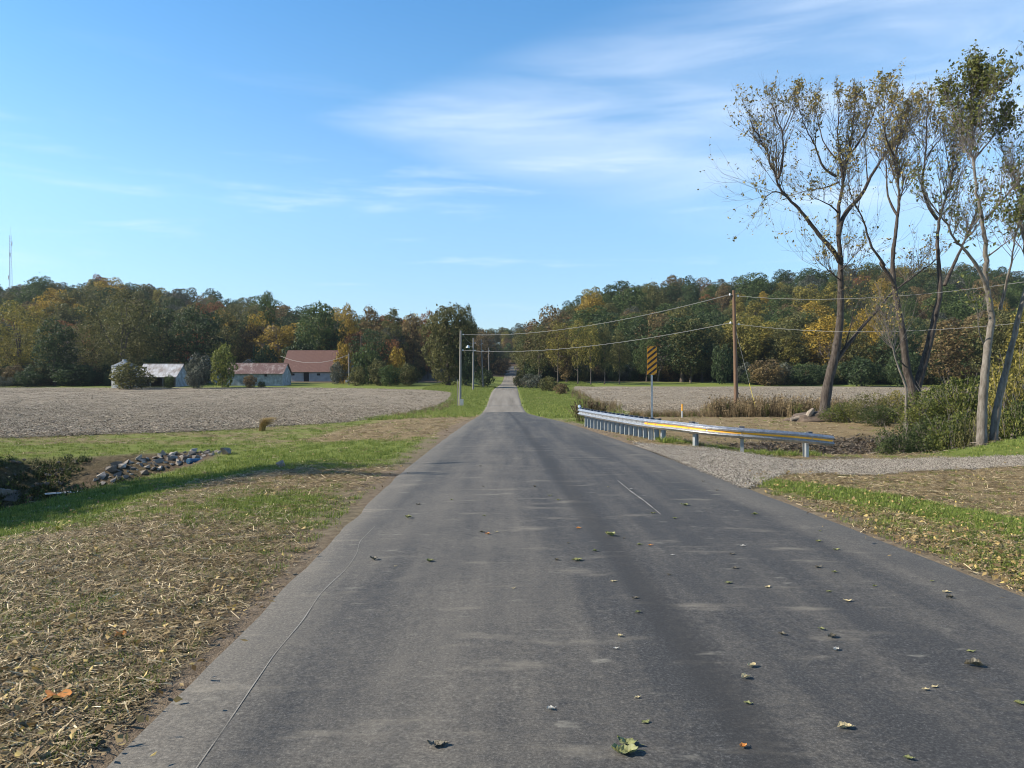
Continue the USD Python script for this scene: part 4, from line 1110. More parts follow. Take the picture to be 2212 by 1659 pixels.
# ------------------------------------------------------------------ striped object marker
mat('sign_amber', {'g': ('geometry', {}), 'n': ('noise_texture', {'scale': 12.0, 'detail': 3.0}), 'r': ('rgb_ramp', {'ramp': [(0.3, (0.66, 0.255, 0.006)), (0.7, (0.76, 0.310, 0.010))]}), 'p': ('principled_bsdf', {'roughness': 0.45})},
    [('g.position', 'n.vector'), ('n.fac', 'r.fac'), ('r.color', 'p.base_color')])
plain('sign_black', (0.018, 0.012, 0.012), 0.5)
import shapely.geometry as sg
ds = 26.4
sx = (1408.5 - CX) / F * ds
sg_base = float(ground(sx, ds))
W_, H_ = 0.335, 0.975
zt = CAMZ + (HOR - 748.3) / F * ds
t = thing('marker_sign', 'tall sign with slanting black and amber stripes on a steel post', 'sign', (sx, ds, sg_base), rz=math.radians(1.5))
zc = zt - sg_base - H_ / 2
plate = sg.box(-W_ / 2, -H_ / 2, W_ / 2, H_ / 2).buffer(-0.03).buffer(0.03)


def extr(poly, y0, y1):
    m = trimesh.creation.extrude_polygon(poly, y1 - y0)
    v = np.asarray(m.vertices)
    return np.stack([v[:, 0], y1 - v[:, 2], v[:, 1] + zc], 1), np.asarray(m.faces)


part('panel', extr(plate, -0.003, 0.003), 'sign_amber', t)
slope = 0.80
for k in range(-1, 6):
    c = -H_ / 2 + 0.055 + k * 0.193
    st = sg.Polygon([(-W_, c - W_ * slope), (W_, c + W_ * slope), (W_, c + W_ * slope + 0.088), (-W_, c - W_ * slope + 0.088)]).intersection(plate.buffer(-0.004))
    if not st.is_empty and st.area > 0.001:
        part('stripe', extr(st, -0.006, -0.0034), 'sign_black', t)
m = MB()
m.box(-0.030, 0.030, 0.006, 0.011, -0.5, zc + H_ / 2 - 0.04); m.box(-0.030, -0.025, 0.011, 0.042, -0.5, zc + H_ / 2 - 0.04); m.box(0.025, 0.030, 0.011, 0.042, -0.5, zc + H_ / 2 - 0.04)
m.build('post', 'galvanised', t)
for z in (zc + H_ / 2 - 0.09, zc - H_ / 2 + 0.09):
    m = MB(); m.tube([(0, -0.012, z), (0, -0.005, z)], 0.012, 8); m.build('bolt', 'galvanised', t)

# amber and white marker stake by the field
d = 52.0
p = at(1473.5, 898, d); p[2] = float(ground(p[0], p[1]))
t = thing('marker_stake', 'thin white stake with amber top standing in the weeds near the field', 'marker stake', p)
h = 29 / F * d
m = MB(); m.tube([(0, 0, -0.3), (0, 0, h * 0.5)], 0.045, 8); m.build('stake', 'white_wall', t)
m = MB(); m.tube([(0, 0, h * 0.5), (0.005, 0, h)], 0.050, 8); m.build('sleeve', 'amber_tape', t)

# ------------------------------------------------------------------ utility poles and lines
mat('pole_brown', {'g': ('geometry', {}), 'mp': ('mapping', {'scale': (9, 9, 0.5)}), 'n': ('noise_texture', {'scale': 2.0, 'detail': 5.0, 'roughness': 0.7}), 'r': ('rgb_ramp', {'ramp': [(0.3, (0.060, 0.034, 0.020)), (0.7, (0.150, 0.086, 0.048))]}),
                   'p': ('principled_bsdf', {'roughness': 0.85})}, [('g.position', 'mp.vector'), ('mp.vector', 'n.vector'), ('n.fac', 'r.fac'), ('r.color', 'p.base_color')])
mat('pole_grey', {'g': ('geometry', {}), 'mp': ('mapping', {'scale': (9, 9, 0.5)}), 'n': ('noise_texture', {'scale': 2.0, 'detail': 5.0, 'roughness': 0.7}), 'r': ('rgb_ramp', {'ramp': [(0.3, (0.10, 0.088, 0.078)), (0.7, (0.215, 0.195, 0.172))]}),
                  'p': ('principled_bsdf', {'roughness': 0.9})}, [('g.position', 'mp.vector'), ('mp.vector', 'n.vector'), ('n.fac', 'r.fac'), ('r.color', 'p.base_color')])
plain('porcelain', (0.6, 0.62, 0.62), 0.25, vary=0.05)
plain('wire_grey', (0.17, 0.167, 0.16), 0.5, 0.2, vary=0.05)
plain('guy_yellow', (0.42, 0.33, 0.05), 0.5, vary=0.1)
plain('lamp_grey', (0.30, 0.31, 0.32), 0.5, 0.3, vary=0.1)


def pole(label, px_b, py_b, px_t, py_t, d, r, mat_, fit=(), name='utility_pole', **kw):
    b = at(px_b, py_b, d); b[2] = float(ground(b[0], b[1]))
    top = at(px_t, py_t, d)
    t = thing(name, label, 'pole', b)
    v = top - b
    k = np.linspace(-0.06, 1, 10)[:, None]
    m = MB(); m.tube(k * v[None], np.linspace(r * 1.12, r * 0.72, 10), 12); m.build('pole', mat_, t, smooth=40)
    att = []
    for py, side in fit:                                       # insulators on short pins
        q_ = np.array([0, 0, 0.0]) + v * ((CAMZ + (HOR - py) / F * d - b[2]) / v[2])
        o = q_ + [side * (r + 0.14), -0.02, 0.02]
        m = MB(); m.tube([q_, o], 0.022, 5); m.build('pin', 'dull_zinc', t)
        m = MB(); m.tube([o + [0, 0, -0.07], o + [0, 0, -0.02], o, o + [0, 0, 0.05], o + [0, 0, 0.09]], [0.05, 0.075, 0.05, 0.07, 0.03], 8); m.build('insulator', 'porcelain', t)
        att.append(b + o)
    return t, b, v, att


tR, bR, vR, aR = pole('brown wooden utility pole standing in weeds right of the striped sign', 1591, 899, 1585, 627, 56, 0.155, 'pole_brown', fit=((637, -1), (640, 1), (698, -1), (701, 1)))
m = MB(); m.tube([vR * 0.93, vR * 0.93 + [0.02, 0, 0.3]], 0.03, 6); m.build('bracket', 'dull_zinc', tR)
g0 = vR * 0.72; g1 = np.array(hit(1637, 897)) - bR if False else np.array([(1637 - CX) / F * 54.5 - bR[0], 54.5 - bR[1], float(ground((1637 - CX) / F * 54.5, 54.5)) - bR[2]])
m = MB(); m.tube([g0, g1], 0.008, 4); m.build('guy_wire', 'wire_grey', tR)
m = MB(); m.tube([g1 + (g0 - g1) * 0.02, g1 + (g0 - g1) * 0.36], 0.020, 6); m.build('guy_guard', 'guy_yellow', tR)
tL, bL, vL, aL = pole('nearest of the grey poles left of the road with two lines crossing over', 993.5, 875, 995.2, 714, 93, 0.15, 'pole_grey', fit=((723, 1), (757, 1)))
m = MB(); m.tube([(-0.3, 0.25, -0.4), (-0.3, 0.25, 3.2)], 0.05, 6); m.build('stub_post', 'pole_grey', tL)
m = MB(); m.box(0.02, 0.42, -0.3, 0.1, -0.2, 0.85); m.build('ground_box', 'concrete', tL)
t2, b2, v2, a2 = pole('second grey pole along the left side of the road', 1022, 842, 1022.5, 730, 133, 0.16, 'pole_grey', fit=((741, 1), (757, 1)))
m = MB(); o = v2 * 0.83 + [-0.9, -0.1, 0]
m.tube([v2 * 0.82, o + [0.2, 0, 0.1]], 0.03, 5); m.build('lamp_arm', 'dull_zinc', t2)
m = MB(); m.tube([o + [0, 0, 0.28], o + [0, 0, 0.05], o + [0, 0, -0.22]], [0.16, 0.24, 0.34], 10); m.build('yard_lamp', 'lamp_grey', t2)
t3, b3, v3, a3 = pole('third leaning pole along the left side of the road', 1043, 831, 1039, 733, 156, 0.15, 'pole_grey', fit=((742, 1), (758, 1)))
t4, b4, v4, a4 = pole('fourth farthest pole beside the rising road', 1057, 812, 1055, 751, 236, 0.17, 'pole_grey', fit=((757, 1),))
t5, b5, v5, a5 = pole('pale pole with a lamp head near the right end of the barn', 753.5, 829, 753.5, 764, 154, 0.12, 'pole_grey', name='light_pole')
m = MB(); m.tube([(-0.1, -0.15, 0.9), (-0.55, -0.2, 0.65)], [0.12, 0.28], 8); m.build('lamp_head', 'lamp_grey', t5)
t6, b6, v6, a6 = pole('thin dark pole in front of the woods right of the barn', 780, 826, 780, 725, 166, 0.12, 'dark_bark', name='utility_pole')
bx_ = np.array([27.5, 34.0]); zb = float(ground(*bx_))
tE = thing('utility_pole', 'brown wooden utility pole at the lower right end of the two lines', 'pole', (bx_[0], bx_[1], zb))
m = MB(); m.tube([(0, 0, -0.6), (0, 0, 9.2)], [0.17, 0.11], 12); m.build('pole', 'pole_brown', tE)
aE = [np.array([bx_[0] - 0.2, bx_[1], zb + 8.9]), np.array([bx_[0] - 0.2, bx_[1], zb + 6.9])]


def line(a, b, sag, label, r=0.014, group=None, name='power_line'):
    k = np.linspace(0, 1, 40)[:, None]
    p = a * (1 - k) + b * k
    p[:, 2] -= sag * 4 * (k * (1 - k))[:, 0]
    m = MB(); m.tube(p, r, 5)
    o = m.build(name, 'wire_grey')
    tag(o, label, 'wire', group)


line(aL[0], aR[0], 0.95, 'upper line sagging across the road between the grey and the brown pole', 0.019)
line(aL[1], aR[2], 0.85, 'lower line sagging across the road between the grey and the brown pole', 0.019)
line(aR[1], aE[0], 0.75, 'upper line running right from the brown pole through the trees', 0.012)
line(aR[3], aE[1], 0.75, 'lower line running right from the brown pole through the trees', 0.012)
line(aL[0], a2[0], 0.5, 'upper line between the first and second grey pole', 0.013)
line(a2[0], a3[0], 0.3, 'upper line between the second and third grey pole', 0.013)
line(a3[0], a4[0], 0.7, 'line climbing from the third pole to the fourth', 0.02)
line(at(606, 769, 176), b5 + v5 * 0.97, 1.6, 'pale cable hanging in front of the barn roof', 0.035)

# lattice mast on the left hill
d = 470.0
p = at(22, 606, d); p[2] = float(ground(p[0], p[1]))
t = thing('radio_mast', 'tall thin lattice mast on the left hill against the sky', 'radio mast', p)
top = CAMZ + (HOR - 508) / F * d - p[2]
wb, wt = 1.5, 0.55
legs = [(math.cos(a), math.sin(a)) for a in (0.5, 0.5 + 2.0944, 0.5 + 4.1888)]
for lx, ly in legs:
    m = MB(); m.tube([(lx * wb, ly * wb, -1), (lx * wt, ly * wt, top)], 0.09, 4); m.build('leg', 'lamp_grey', t)
nb = 30
for k in range(nb):
    z0, z1 = top * k / nb, top * (k + 1) / nb
    w0, w1 = wb + (wt - wb) * k / nb, wb + (wt - wb) * (k + 1) / nb
    m = MB()
    for i in range(3):
        j = (i + 1) % 3
        A = (legs[i][0] * w0, legs[i][1] * w0, z0); B = (legs[j][0] * w1, legs[j][1] * w1, z1); C_ = (legs[j][0] * w0, legs[j][1] * w0, z0)
        m.tube([A, B], 0.05, 3, cap=False); m.tube([A, C_], 0.05, 3, cap=False)
    m.build('brace', 'lamp_grey', t)
for z, a in ((top * 0.9, 0.3), (top * 0.78, 2.2), (top * 0.52, 3.6)):
    m = MB(); m.tube([(0.8 * math.cos(a), 0.8 * math.sin(a), z - 1), (0.9 * math.cos(a), 0.9 * math.sin(a), z + 1.4)], 0.28, 6); m.build('antenna', 'lamp_grey', t)
m = MB(); m.tube([(0, 0, top), (0, 0, top + 5)], 0.05, 4); m.build('spire', 'lamp_grey', t)
# ------------------------------------------------------------------ the big half-bare trees on the right
foliage('leaf_cotton', [(0.0, (0.075, 0.068, 0.026)), (0.35, (0.165, 0.150, 0.052)), (0.7, (0.29, 0.225, 0.070)), (1.0, (0.38, 0.25, 0.070))], transl=0.35)
foliage('leaf_cotton_green', [(0.0, (0.045, 0.054, 0.018)), (0.5, (0.120, 0.132, 0.034)), (1.0, (0.220, 0.210, 0.055))], transl=0.35)
foliage('leaf_brush', [(0.0, (0.026, 0.038, 0.008)), (0.5, (0.080, 0.100, 0.020)), (1.0, (0.190, 0.185, 0.040))], transl=0.35)
foliage('leaf_brush_dark', [(0.0, (0.014, 0.022, 0.008)), (0.5, (0.036, 0.052, 0.014)), (1.0, (0.080, 0.098, 0.026))], transl=0.3)
mat('cotton_bark', {'g': ('geometry', {}), 'mp': ('mapping', {'scale': (7, 7, 1.6)}), 'n': ('noise_texture', {'scale': 1.5, 'detail': 6.0, 'roughness': 0.7}), 'r': ('rgb_ramp', {'ramp': [(0.3, (0.022, 0.017, 0.015)), (0.5, (0.056, 0.046, 0.039)), (0.75, (0.115, 0.098, 0.083))]}),
                    'b': ('bump', {'strength': 0.9, 'distance': 0.06}), 'p': ('principled_bsdf', {'roughness': 0.95, 'specular_ior_level': 0.1})},
    [('g.position', 'mp.vector'), ('mp.vector', 'n.vector'), ('n.fac', 'r.fac'), ('r.color', 'p.base_color'), ('n.fac', 'b.height'), ('b.normal', 'p.normal')])
mat('pale_cotton_bark', {'g': ('geometry', {}), 'mp': ('mapping', {'scale': (6, 6, 1.8)}), 'n': ('noise_texture', {'scale': 1.5, 'detail': 6.0, 'roughness': 0.7}), 'r': ('rgb_ramp', {'ramp': [(0.3, (0.060, 0.050, 0.040)), (0.5, (0.125, 0.110, 0.092)), (0.75, (0.21, 0.19, 0.165))]}),
                    'b': ('bump', {'strength': 0.7, 'distance': 0.04}), 'p': ('principled_bsdf', {'roughness': 0.95, 'specular_ior_level': 0.1})},
    [('g.position', 'mp.vector'), ('mp.vector', 'n.vector'), ('n.fac', 'r.fac'), ('r.color', 'p.base_color'), ('n.fac', 'b.height'), ('b.normal', 'p.normal')])


def za(x, y):                                                   # enlarged upper picture -> view
    return 1548.4 + 0.29997 * x, 88.5 + 0.29997 * y


def zb_(x, y):                                                  # enlarged lower picture -> view
    return 1548.4 + 0.29997 * x, 530.9 + 0.29997 * y


def smooth_path(P, n):
    P = np.asarray(P, float)
    s = np.concatenate([[0], np.cumsum(np.linalg.norm(np.diff(P, axis=0), axis=1))])
    return PchipInterpolator(s, P)(np.linspace(0, s[-1], n))


class BigTree:
    def __init__(self, name, label, d, seed, bark, leaf):
        self.rng = np.random.default_rng(seed)
        self.d, self.bark, self.leaf = d, bark, leaf
        self.name, self.label = name, label
        self.limbs, self.twigs, self.tips = [], MB(), []
        self.base = None

    def limb(self, pts, r0, r1, depth=0.0, twigs=1.0, start=0.35, sides=9):
        """pts: ('a'|'b', x, y) along the limb; depth: how far (m) its end leans away"""
        V = []
        n = len(pts)
        for i, (w, x, y) in enumerate(pts):
            px, py = za(x, y) if w == 'a' else zb_(x, y)
            k = (i / max(1, n - 1)) ** 1.3
            d = self.d + depth[0] + (depth[1] - depth[0]) * k if np.ndim(depth) else self.d + depth * k
            V.append(at(px, py, d))
        P = smooth_path(V, max(8, 4 * n))
        L = np.linalg.norm(np.diff(P, axis=0), axis=1).sum()
        wob = self.rng.normal(size=P.shape) * 0.006 * np.linspace(0, 1, len(P))[:, None] * min(L, 6)
        P = P + wob
        r = r1 + (r0 - r1) * (1 - np.linspace(0, 1, len(P))) ** 1.35
        r = r * 0.84
        self.limbs.append((P, r, sides))
        if self.base is None:
            self.base = P[0].copy()
        m = int(L * 4.2 * twigs)
        for _ in range(m):
            t = self.rng.uniform(start, 1.0) ** 0.8 if start < 1 else 1
            k = min(int(t * (len(P) - 1)), len(P) - 2)
            p = P[k]
            tg = P[k + 1] - P[k]; tg /= np.linalg.norm(tg)
            dr = self.rng.normal(size=3); dr -= tg * dr.dot(tg); dr /= np.linalg.norm(dr)
            e = tg * self.rng.uniform(0.35, 1.0) + dr * self.rng.uniform(0.4, 0.95) + [0, 0, 0.55]
            self.grow(p, e / np.linalg.norm(e), self.rng.uniform(1.5, 4.2) * (1.22 - 0.88 * t) * self.sc, max(0.010, min(r[k] * 0.45, 0.030)), 0)
        self.grow(P[-1], tg, 0.7 * self.sc, r1, 0)
        return P

    sc = 1.0
    ztop = 1e9

    def grow(self, p, d, L, r, lv):
        rng = self.rng
        room = (self.ztop - p[2] + rng.normal() * 0.3) / 1.9
        if L * max(d[2], 0.2) > room:
            L = max(0.25, room)
        pts = [p]
        n = 3
        for _ in range(n):
            d = d + rng.normal(size=3) * 0.10 + [0, 0, 0.08]; d = d / np.linalg.norm(d)
            pts.append(pts[-1] + d * L / n)
        self.twigs.tube(pts, np.linspace(r, r * 0.45, n + 1), 3, cap=False)
        for q_ in pts[1:]:
            self.tips.append(q_)
        if lv >= 2:
            return
        for _ in range(4 if lv == 0 else 2):
            k = rng.integers(1, n + 1)
            e = d + rng.normal(size=3) * 0.45 + [0, 0, 0.18]
            self.grow(pts[k], e / np.linalg.norm(e), L * rng.uniform(0.42, 0.7), max(r * 0.55, 0.005), lv + 1)

    def build(self, n_leaf, size, dens=None, cat='tree'):
        t = thing(self.name, self.label, cat, self.base)
        rng = self.rng
        for i, (P, r, s) in enumerate(self.limbs):
            m = MB()
            rr = r * (1 + 0.06 * np.sin(np.arange(len(P)) * 1.7 + i))
            m.tube(P - self.base, rr, s)
            m.build('trunk' if i == 0 else 'limb', self.bark, t, smooth=True)
        v, f = self.twigs.mesh()
        part('twigs', (v - self.base, f), 'bark' if self.bark == 'cotton_bark' else 'twig', t, smooth=True)
        tips = np.array(self.tips)
        w = np.ones(len(tips)) if dens is None else dens(tips)
        k = rng.choice(len(tips), n_leaf, p=w / w.sum())
        # leaves hang in little bunches
        p = tips[k] + rng.normal(size=(n_leaf, 3)) * 0.09
        nb = n_leaf // 2
        p[nb:] = p[rng.integers(0, nb, n_leaf - nb)] + rng.normal(size=(n_leaf - nb, 3)) * 0.085
        v, f = cards(p, rng.normal(size=p.shape) + [0, -0.2, 0.1], size * rng.uniform(0.6, 1.4, n_leaf), rng)
        tint = np.clip(rng.normal(0.45, 0.25, n_leaf) + 0.3 * (fbm2(p[:, 0], p[:, 2], 0.45, 71) - 0.5), 0, 1)
        part('crown', (v - self.base, f), self.leaf, t, tint=np.repeat(tint, 4))
        return t


A, B = 'a', 'b'
T1 = BigTree('cottonwood_tree', 'leaning half bare tree with a wide fan of limbs, leftmost of the big roadside trees', 50.0, 301, 'cotton_bark', 'leaf_cotton')
T1.sc = 1.05
T1.ztop = at(0, 170, 50.0)[2]
T1.limb([(B, 768, 1250), (B, 772, 1215), (B, 800, 1000), (B, 860, 750), (B, 888, 500), (B, 892, 250), (B, 890, 90), (A, 872, 1350), (A, 888, 1150), (A, 912, 990), (A, 950, 800), (A, 985, 560), (A, 1000, 400), (A, 985, 330)], 0.42, 0.03, 0.5, twigs=0.9, start=0.62, sides=14)
T1.limb([(A, 886, 1590), (A, 850, 1528), (A, 740, 1400), (A, 600, 1220), (A, 450, 1050), (A, 418, 960), (A, 370, 830), (A, 310, 700), (A, 240, 560), (A, 225, 500)], 0.20, 0.025, -3.0, start=0.42)
T1.limb([(A, 440, 990), (A, 470, 900), (A, 477, 680), (A, 425, 540), (A, 395, 380)], 0.10, 0.02, (-1.9, -0.5))
T1.limb([(A, 472, 660), (A, 560, 460), (A, 610, 320)], 0.05, 0.015, (-1.2, 0.5))
T1.limb([(A, 530, 1150), (A, 425, 1085), (A, 350, 1130), (A, 295, 1230)], 0.07, 0.012, (-1.5, -2.6))
T1.limb([(A, 876, 1400), (A, 892, 1320), (A, 925, 1245), (A, 1040, 1110), (A, 1120, 960), (A, 1210, 820), (A, 1300, 690), (A, 1400, 540), (A, 1450, 400)], 0.21, 0.02, 3.0, start=0.40)
T1.limb([(A, 862, 975), (A, 770, 910), (A, 700, 740), (A, 640, 620), (A, 590, 450)], 0.11, 0.02, (0.2, -1.0))
T1.limb([(A, 880, 1015), (A, 760, 1060), (A, 640, 1080), (A, 555, 1110)], 0.08, 0.015, (0.2, 1.5))
T1.limb([(A, 872, 1235), (A, 810, 1180), (A, 720, 1140), (A, 660, 1150)], 0.07, 0.015, (0.2, -1.6))
T1.limb([(A, 905, 960), (A, 872, 700), (A, 880, 480), (A, 862, 310)], 0.09, 0.018, (0.2, 1.6))
T1.limb([(A, 955, 820), (A, 1060, 670), (A, 1140, 490), (A, 1185, 330)], 0.09, 0.018, (0.3, -1.6))
T1.limb([(A, 870, 860), (A, 760, 700), (A, 715, 520), (A, 735, 330)], 0.06, 0.015, (0.2, 2.2))
T1.limb([(A, 1085, 1030), (A, 1075, 850), (A, 1060, 700), (A, 1080, 560)], 0.06, 0.015, (1.2, 2.2))
T1.limb([(B, 866, 820), (B, 905, 765), (B, 1000, 640), (B, 1150, 470), (B, 1260, 340), (B, 1420, 220), (B, 1590, 95)], 0.17, 0.04, 2.2, twigs=0.6, start=0.6)
T1.limb([(B, 922, 740), (B, 958, 600), (B, 995, 450)], 0.06, 0.03, (0.1, 0.8), twigs=0.7)
T1.limb([(B, 885, 180), (B, 940, 130), (B, 985, 60)], 0.05, 0.02, (0, -1.0), twigs=3.0, start=0.1)
T1.limb([(B, 880, 240), (B, 820, 190), (B, 760, 140)], 0.05, 0.02, (0, -1.0), twigs=2.4, start=0.1)
T1.limb([(B, 885, 330), (B, 960, 300), (B, 1040, 330)], 0.04, 0.015, (0, -1.0), twigs=2.0, start=0.1)


def dens1(p):
    top = ss(CAMZ + 14, CAMZ + 23, p[:, 2])
    return 0.7 + 0.6 * (fbm2(p[:, 0], p[:, 2], 0.35, 81) > 0.52) + 0.4 * (1 - top)


T1.build(6400, 0.18, dens1)

T2 = BigTree('cottonwood_tree', 'forked half bare tree with two dark trunks rising from the brush', 43.0, 302, 'cotton_bark', 'leaf_cotton')
T2.ztop = at(0, 176, 43.0)[2]
T2.limb([(B, 1405, 1250), (B, 1415, 1060), (B, 1370, 900), (B, 1342, 650), (B, 1302, 430), (B, 1272, 250), (B, 1268, 120), (A, 1290, 1350), (A, 1312, 1150), (A, 1308, 950), (A, 1285, 840), (A, 1350, 640), (A, 1395, 450)], 0.31, 0.025, 1.0, start=0.6, sides=12)
T2.limb([(B, 1285, 300), (B, 1252, 230), (B, 1180, 120), (A, 1205, 1620), (A, 1110, 1470), (A, 1050, 1280), (A, 1000, 1180), (A, 960, 1060), (A, 935, 940)], 0.14, 0.02, -2.5, start=0.5, twigs=0.8)
T2.limb([(B, 1425, 1110), (B, 1440, 1030), (B, 1490, 850), (B, 1560, 560), (B, 1608, 300), (B, 1600, 130), (A, 1590, 1480), (A, 1597, 1320), (A, 1622, 1215), (A, 1690, 1000), (A, 1740, 800), (A, 1790, 640)], 0.29, 0.022, 2.0, start=0.6, sides=12)
T2.limb([(A, 1590, 1285), (A, 1510, 1150), (A, 1480, 1000), (A, 1502, 830), (A, 1512, 600), (A, 1522, 420)], 0.13, 0.02, (1.5, -1.0))
T2.limb([(B, 1640, 285), (B, 1700, 150), (B, 1760, 20), (A, 1800, 1400), (A, 1865, 1250), (A, 1905, 1130)], 0.14, 0.03, (1.8, 4.0))
T2.limb([(A, 1302, 1260), (A, 1232, 1110), (A, 1220, 900), (A, 1216, 740)], 0.09, 0.02, (0.5, 2.4))
T2.limb([(A, 1500, 860), (A, 1580, 740), (A, 1680, 630)], 0.06, 0.015, (0.5, 2.0))
T2.limb([(A, 1300, 860), (A, 1220, 700), (A, 1200, 520), (A, 1230, 360)], 0.07, 0.015, (0.5, -2.0))
T2.limb([(A, 1340, 680), (A, 1290, 520), (A, 1300, 350)], 0.05, 0.012, (0.5, 2.0))
T2.limb([(A, 1690, 990), (A, 1660, 850), (A, 1640, 700)], 0.05, 0.015, (2.0, 0.5))
T2.limb([(B, 1370, 880), (B, 1300, 800), (B, 1240, 660)], 0.05, 0.015, (0, -1), twigs=0.6)
T2.build(5600, 0.165, lambda p: 0.7 + 0.7 * (fbm2(p[:, 0], p[:, 2], 0.4, 83) > 0.5))

SAP = BigTree('sapling', 'thin crooked grey sapling in front of the forked trunks', 38.0, 303, 'pale_cotton_bark', 'leaf_cotton')
SAP.sc = 0.7
SAP.limb([(B, 1362, 1345), (B, 1362, 1050), (B, 1302, 850), (B, 1242, 650), (B, 1202, 500), (B, 1160, 440)], 0.10, 0.02, 0.3, start=0.55, twigs=1.3)
SAP.build(260, 0.15)

T3 = BigTree('cottonwood_tree', 'tall tree with pale double trunk and dense green top at the right', 28.0, 304, 'pale_cotton_bark', 'leaf_cotton_green')
T3.sc = 0.60
T3.ztop = at(0, 128, 28.3)[2]
T3.limb([(B, 1908, 1435), (B, 1912, 1200), (B, 1932, 900), (B, 1962, 650), (B, 1982, 500), (B, 1950, 340), (B, 1940, 180), (B, 1936, 20), (A, 1912, 1300), (A, 1872, 1080), (A, 1846, 850), (A, 1832, 700), (A, 1850, 570), (A, 1895, 400), (A, 1885, 220), (A, 1860, 170)], 0.215, 0.014, 0.6, start=0.66, twigs=1.5, sides=12)
T3.limb([(B, 1952, 345), (B, 1936, 275), (B, 1880, 160), (B, 1780, 20), (A, 1720, 1440), (A, 1640, 1290), (A, 1560, 1200), (A, 1490, 1080), (A, 1435, 940)], 0.095, 0.015, (0.2, -1.6), start=0.4)
T3.limb([(B, 1992, 1400), (B, 2022, 1150), (B, 2082, 900), (B, 2142, 650), (B, 2192, 430), (B, 2232, 200), (A, 2195, 1300), (A, 2190, 1100), (A, 2102, 900), (A, 2055, 740), (A, 2080, 560)], 0.175, 0.015, 0.8, start=0.5, twigs=1.2, sides=12)
T3.limb([(A, 1842, 720), (A, 1770, 620), (A, 1690, 480), (A, 1640, 380)], 0.05, 0.010, (0.4, 0.9), start=0.25, twigs=2.4)
T3.limb([(A, 1850, 580), (A, 1900, 500), (A, 1990, 400), (A, 2030, 330)], 0.05, 0.010, (0.4, -0.6), start=0.2, twigs=2.6)
T3.limb([(A, 1870, 480), (A, 1840, 380), (A, 1830, 250), (A, 1850, 180)], 0.035, 0.008, (0.4, 0.8), start=0.1, twigs=2.8)
T3.limb([(A, 1895, 430), (A, 1960, 300), (A, 2000, 220)], 0.03, 0.008, (0.4, 0.2), start=0.1, twigs=2.6)
T3.limb([(A, 1846, 860), (A, 1930, 760), (A, 2020, 650), (A, 2100, 540)], 0.05, 0.012, (0.4, 1.6))
T3.limb([(B, 2040, 460), (B, 2082, 280), (B, 2112, 160), (A, 2140, 1450), (A, 2190, 1280)], 0.075, 0.02, (0.3, -0.8), twigs=1.4)
T3.limb([(A, 1930, 1290), (A, 2020, 1190), (A, 2110, 1080), (A, 2190, 960)], 0.06, 0.014, (0.4, -0.6), start=0.2, twigs=2.2)
T3.limb([(A, 1905, 1240), (A, 1850, 1330), (A, 1800, 1400)], 0.04, 0.014, (0.3, -0.6), start=0.2, twigs=2.0)
T3.limb([(A, 2190, 1100), (A, 2240, 950), (A, 2260, 780)], 0.07, 0.014, (0.6, 1.2), twigs=1.8)
T3.limb([(B, 1930, 720), (B, 1890, 620), (B, 1882, 480)], 0.04, 0.012, (0.2, -0.4), twigs=0.5)
T3.limb([(A, 1940, 1560), (A, 2020, 1500), (A, 2100, 1440), (A, 2180, 1400)], 0.04, 0.012, (0.3, 0.9), twigs=1.8)


def dens3(p):
    px = CX + p[:, 0] / p[:, 1] * F; py = HOR - (p[:, 2] - CAMZ) / p[:, 1] * F
    zx, zy = (px - 1548.4) / 0.3, (py - 88.5) / 0.3
    top = (zy < 640) & (zx > 1560)
    mid = (zx > 1820) & (zy > 900) & (zy < 1300)
    return 0.7 + 1.25 * top + 1.2 * mid + 0.6 * (fbm2(p[:, 0], p[:, 2], 0.8, 84) > 0.5)


T3.build(7800, 0.135, dens3)

# ------------------------------------------------------------------ brush below them
def brush_kind(name, leaf, seed, R=1.7, H=2.4, n=5200, size=0.115):
    rng = np.random.default_rng(seed)
    path = f'/World/tree_kinds/{name}'
    UsdGeom.Xform.Define(stage, path)
    v, f, t, C = crown(rng, R, 0.0, H, n, size, lobes=14, lobe=(0.28, 0.44), loose=0.35, flat=0.9)
    m = usdkit.mesh(stage, path + '/foliage', (v, f), M[leaf]); pv(m, 'tint', t)
    mb = MB()
    for _ in range(26):
        a = rng.uniform(0, 6.28); r_ = rng.uniform(0.2, 1.0) * R
        e = np.array([r_ * math.cos(a), r_ * math.sin(a), H * rng.uniform(0.55, 1.12)])
        mb.tube([(0.15 * math.cos(a), 0.15 * math.sin(a), -0.3), e * [0.45, 0.45, 0.55], e], [0.022, 0.016, 0.006], 4, cap=False)
    usdkit.mesh(stage, path + '/stems', mb.mesh(), M['twig'])
    KINDS[name] = (path, R, H)


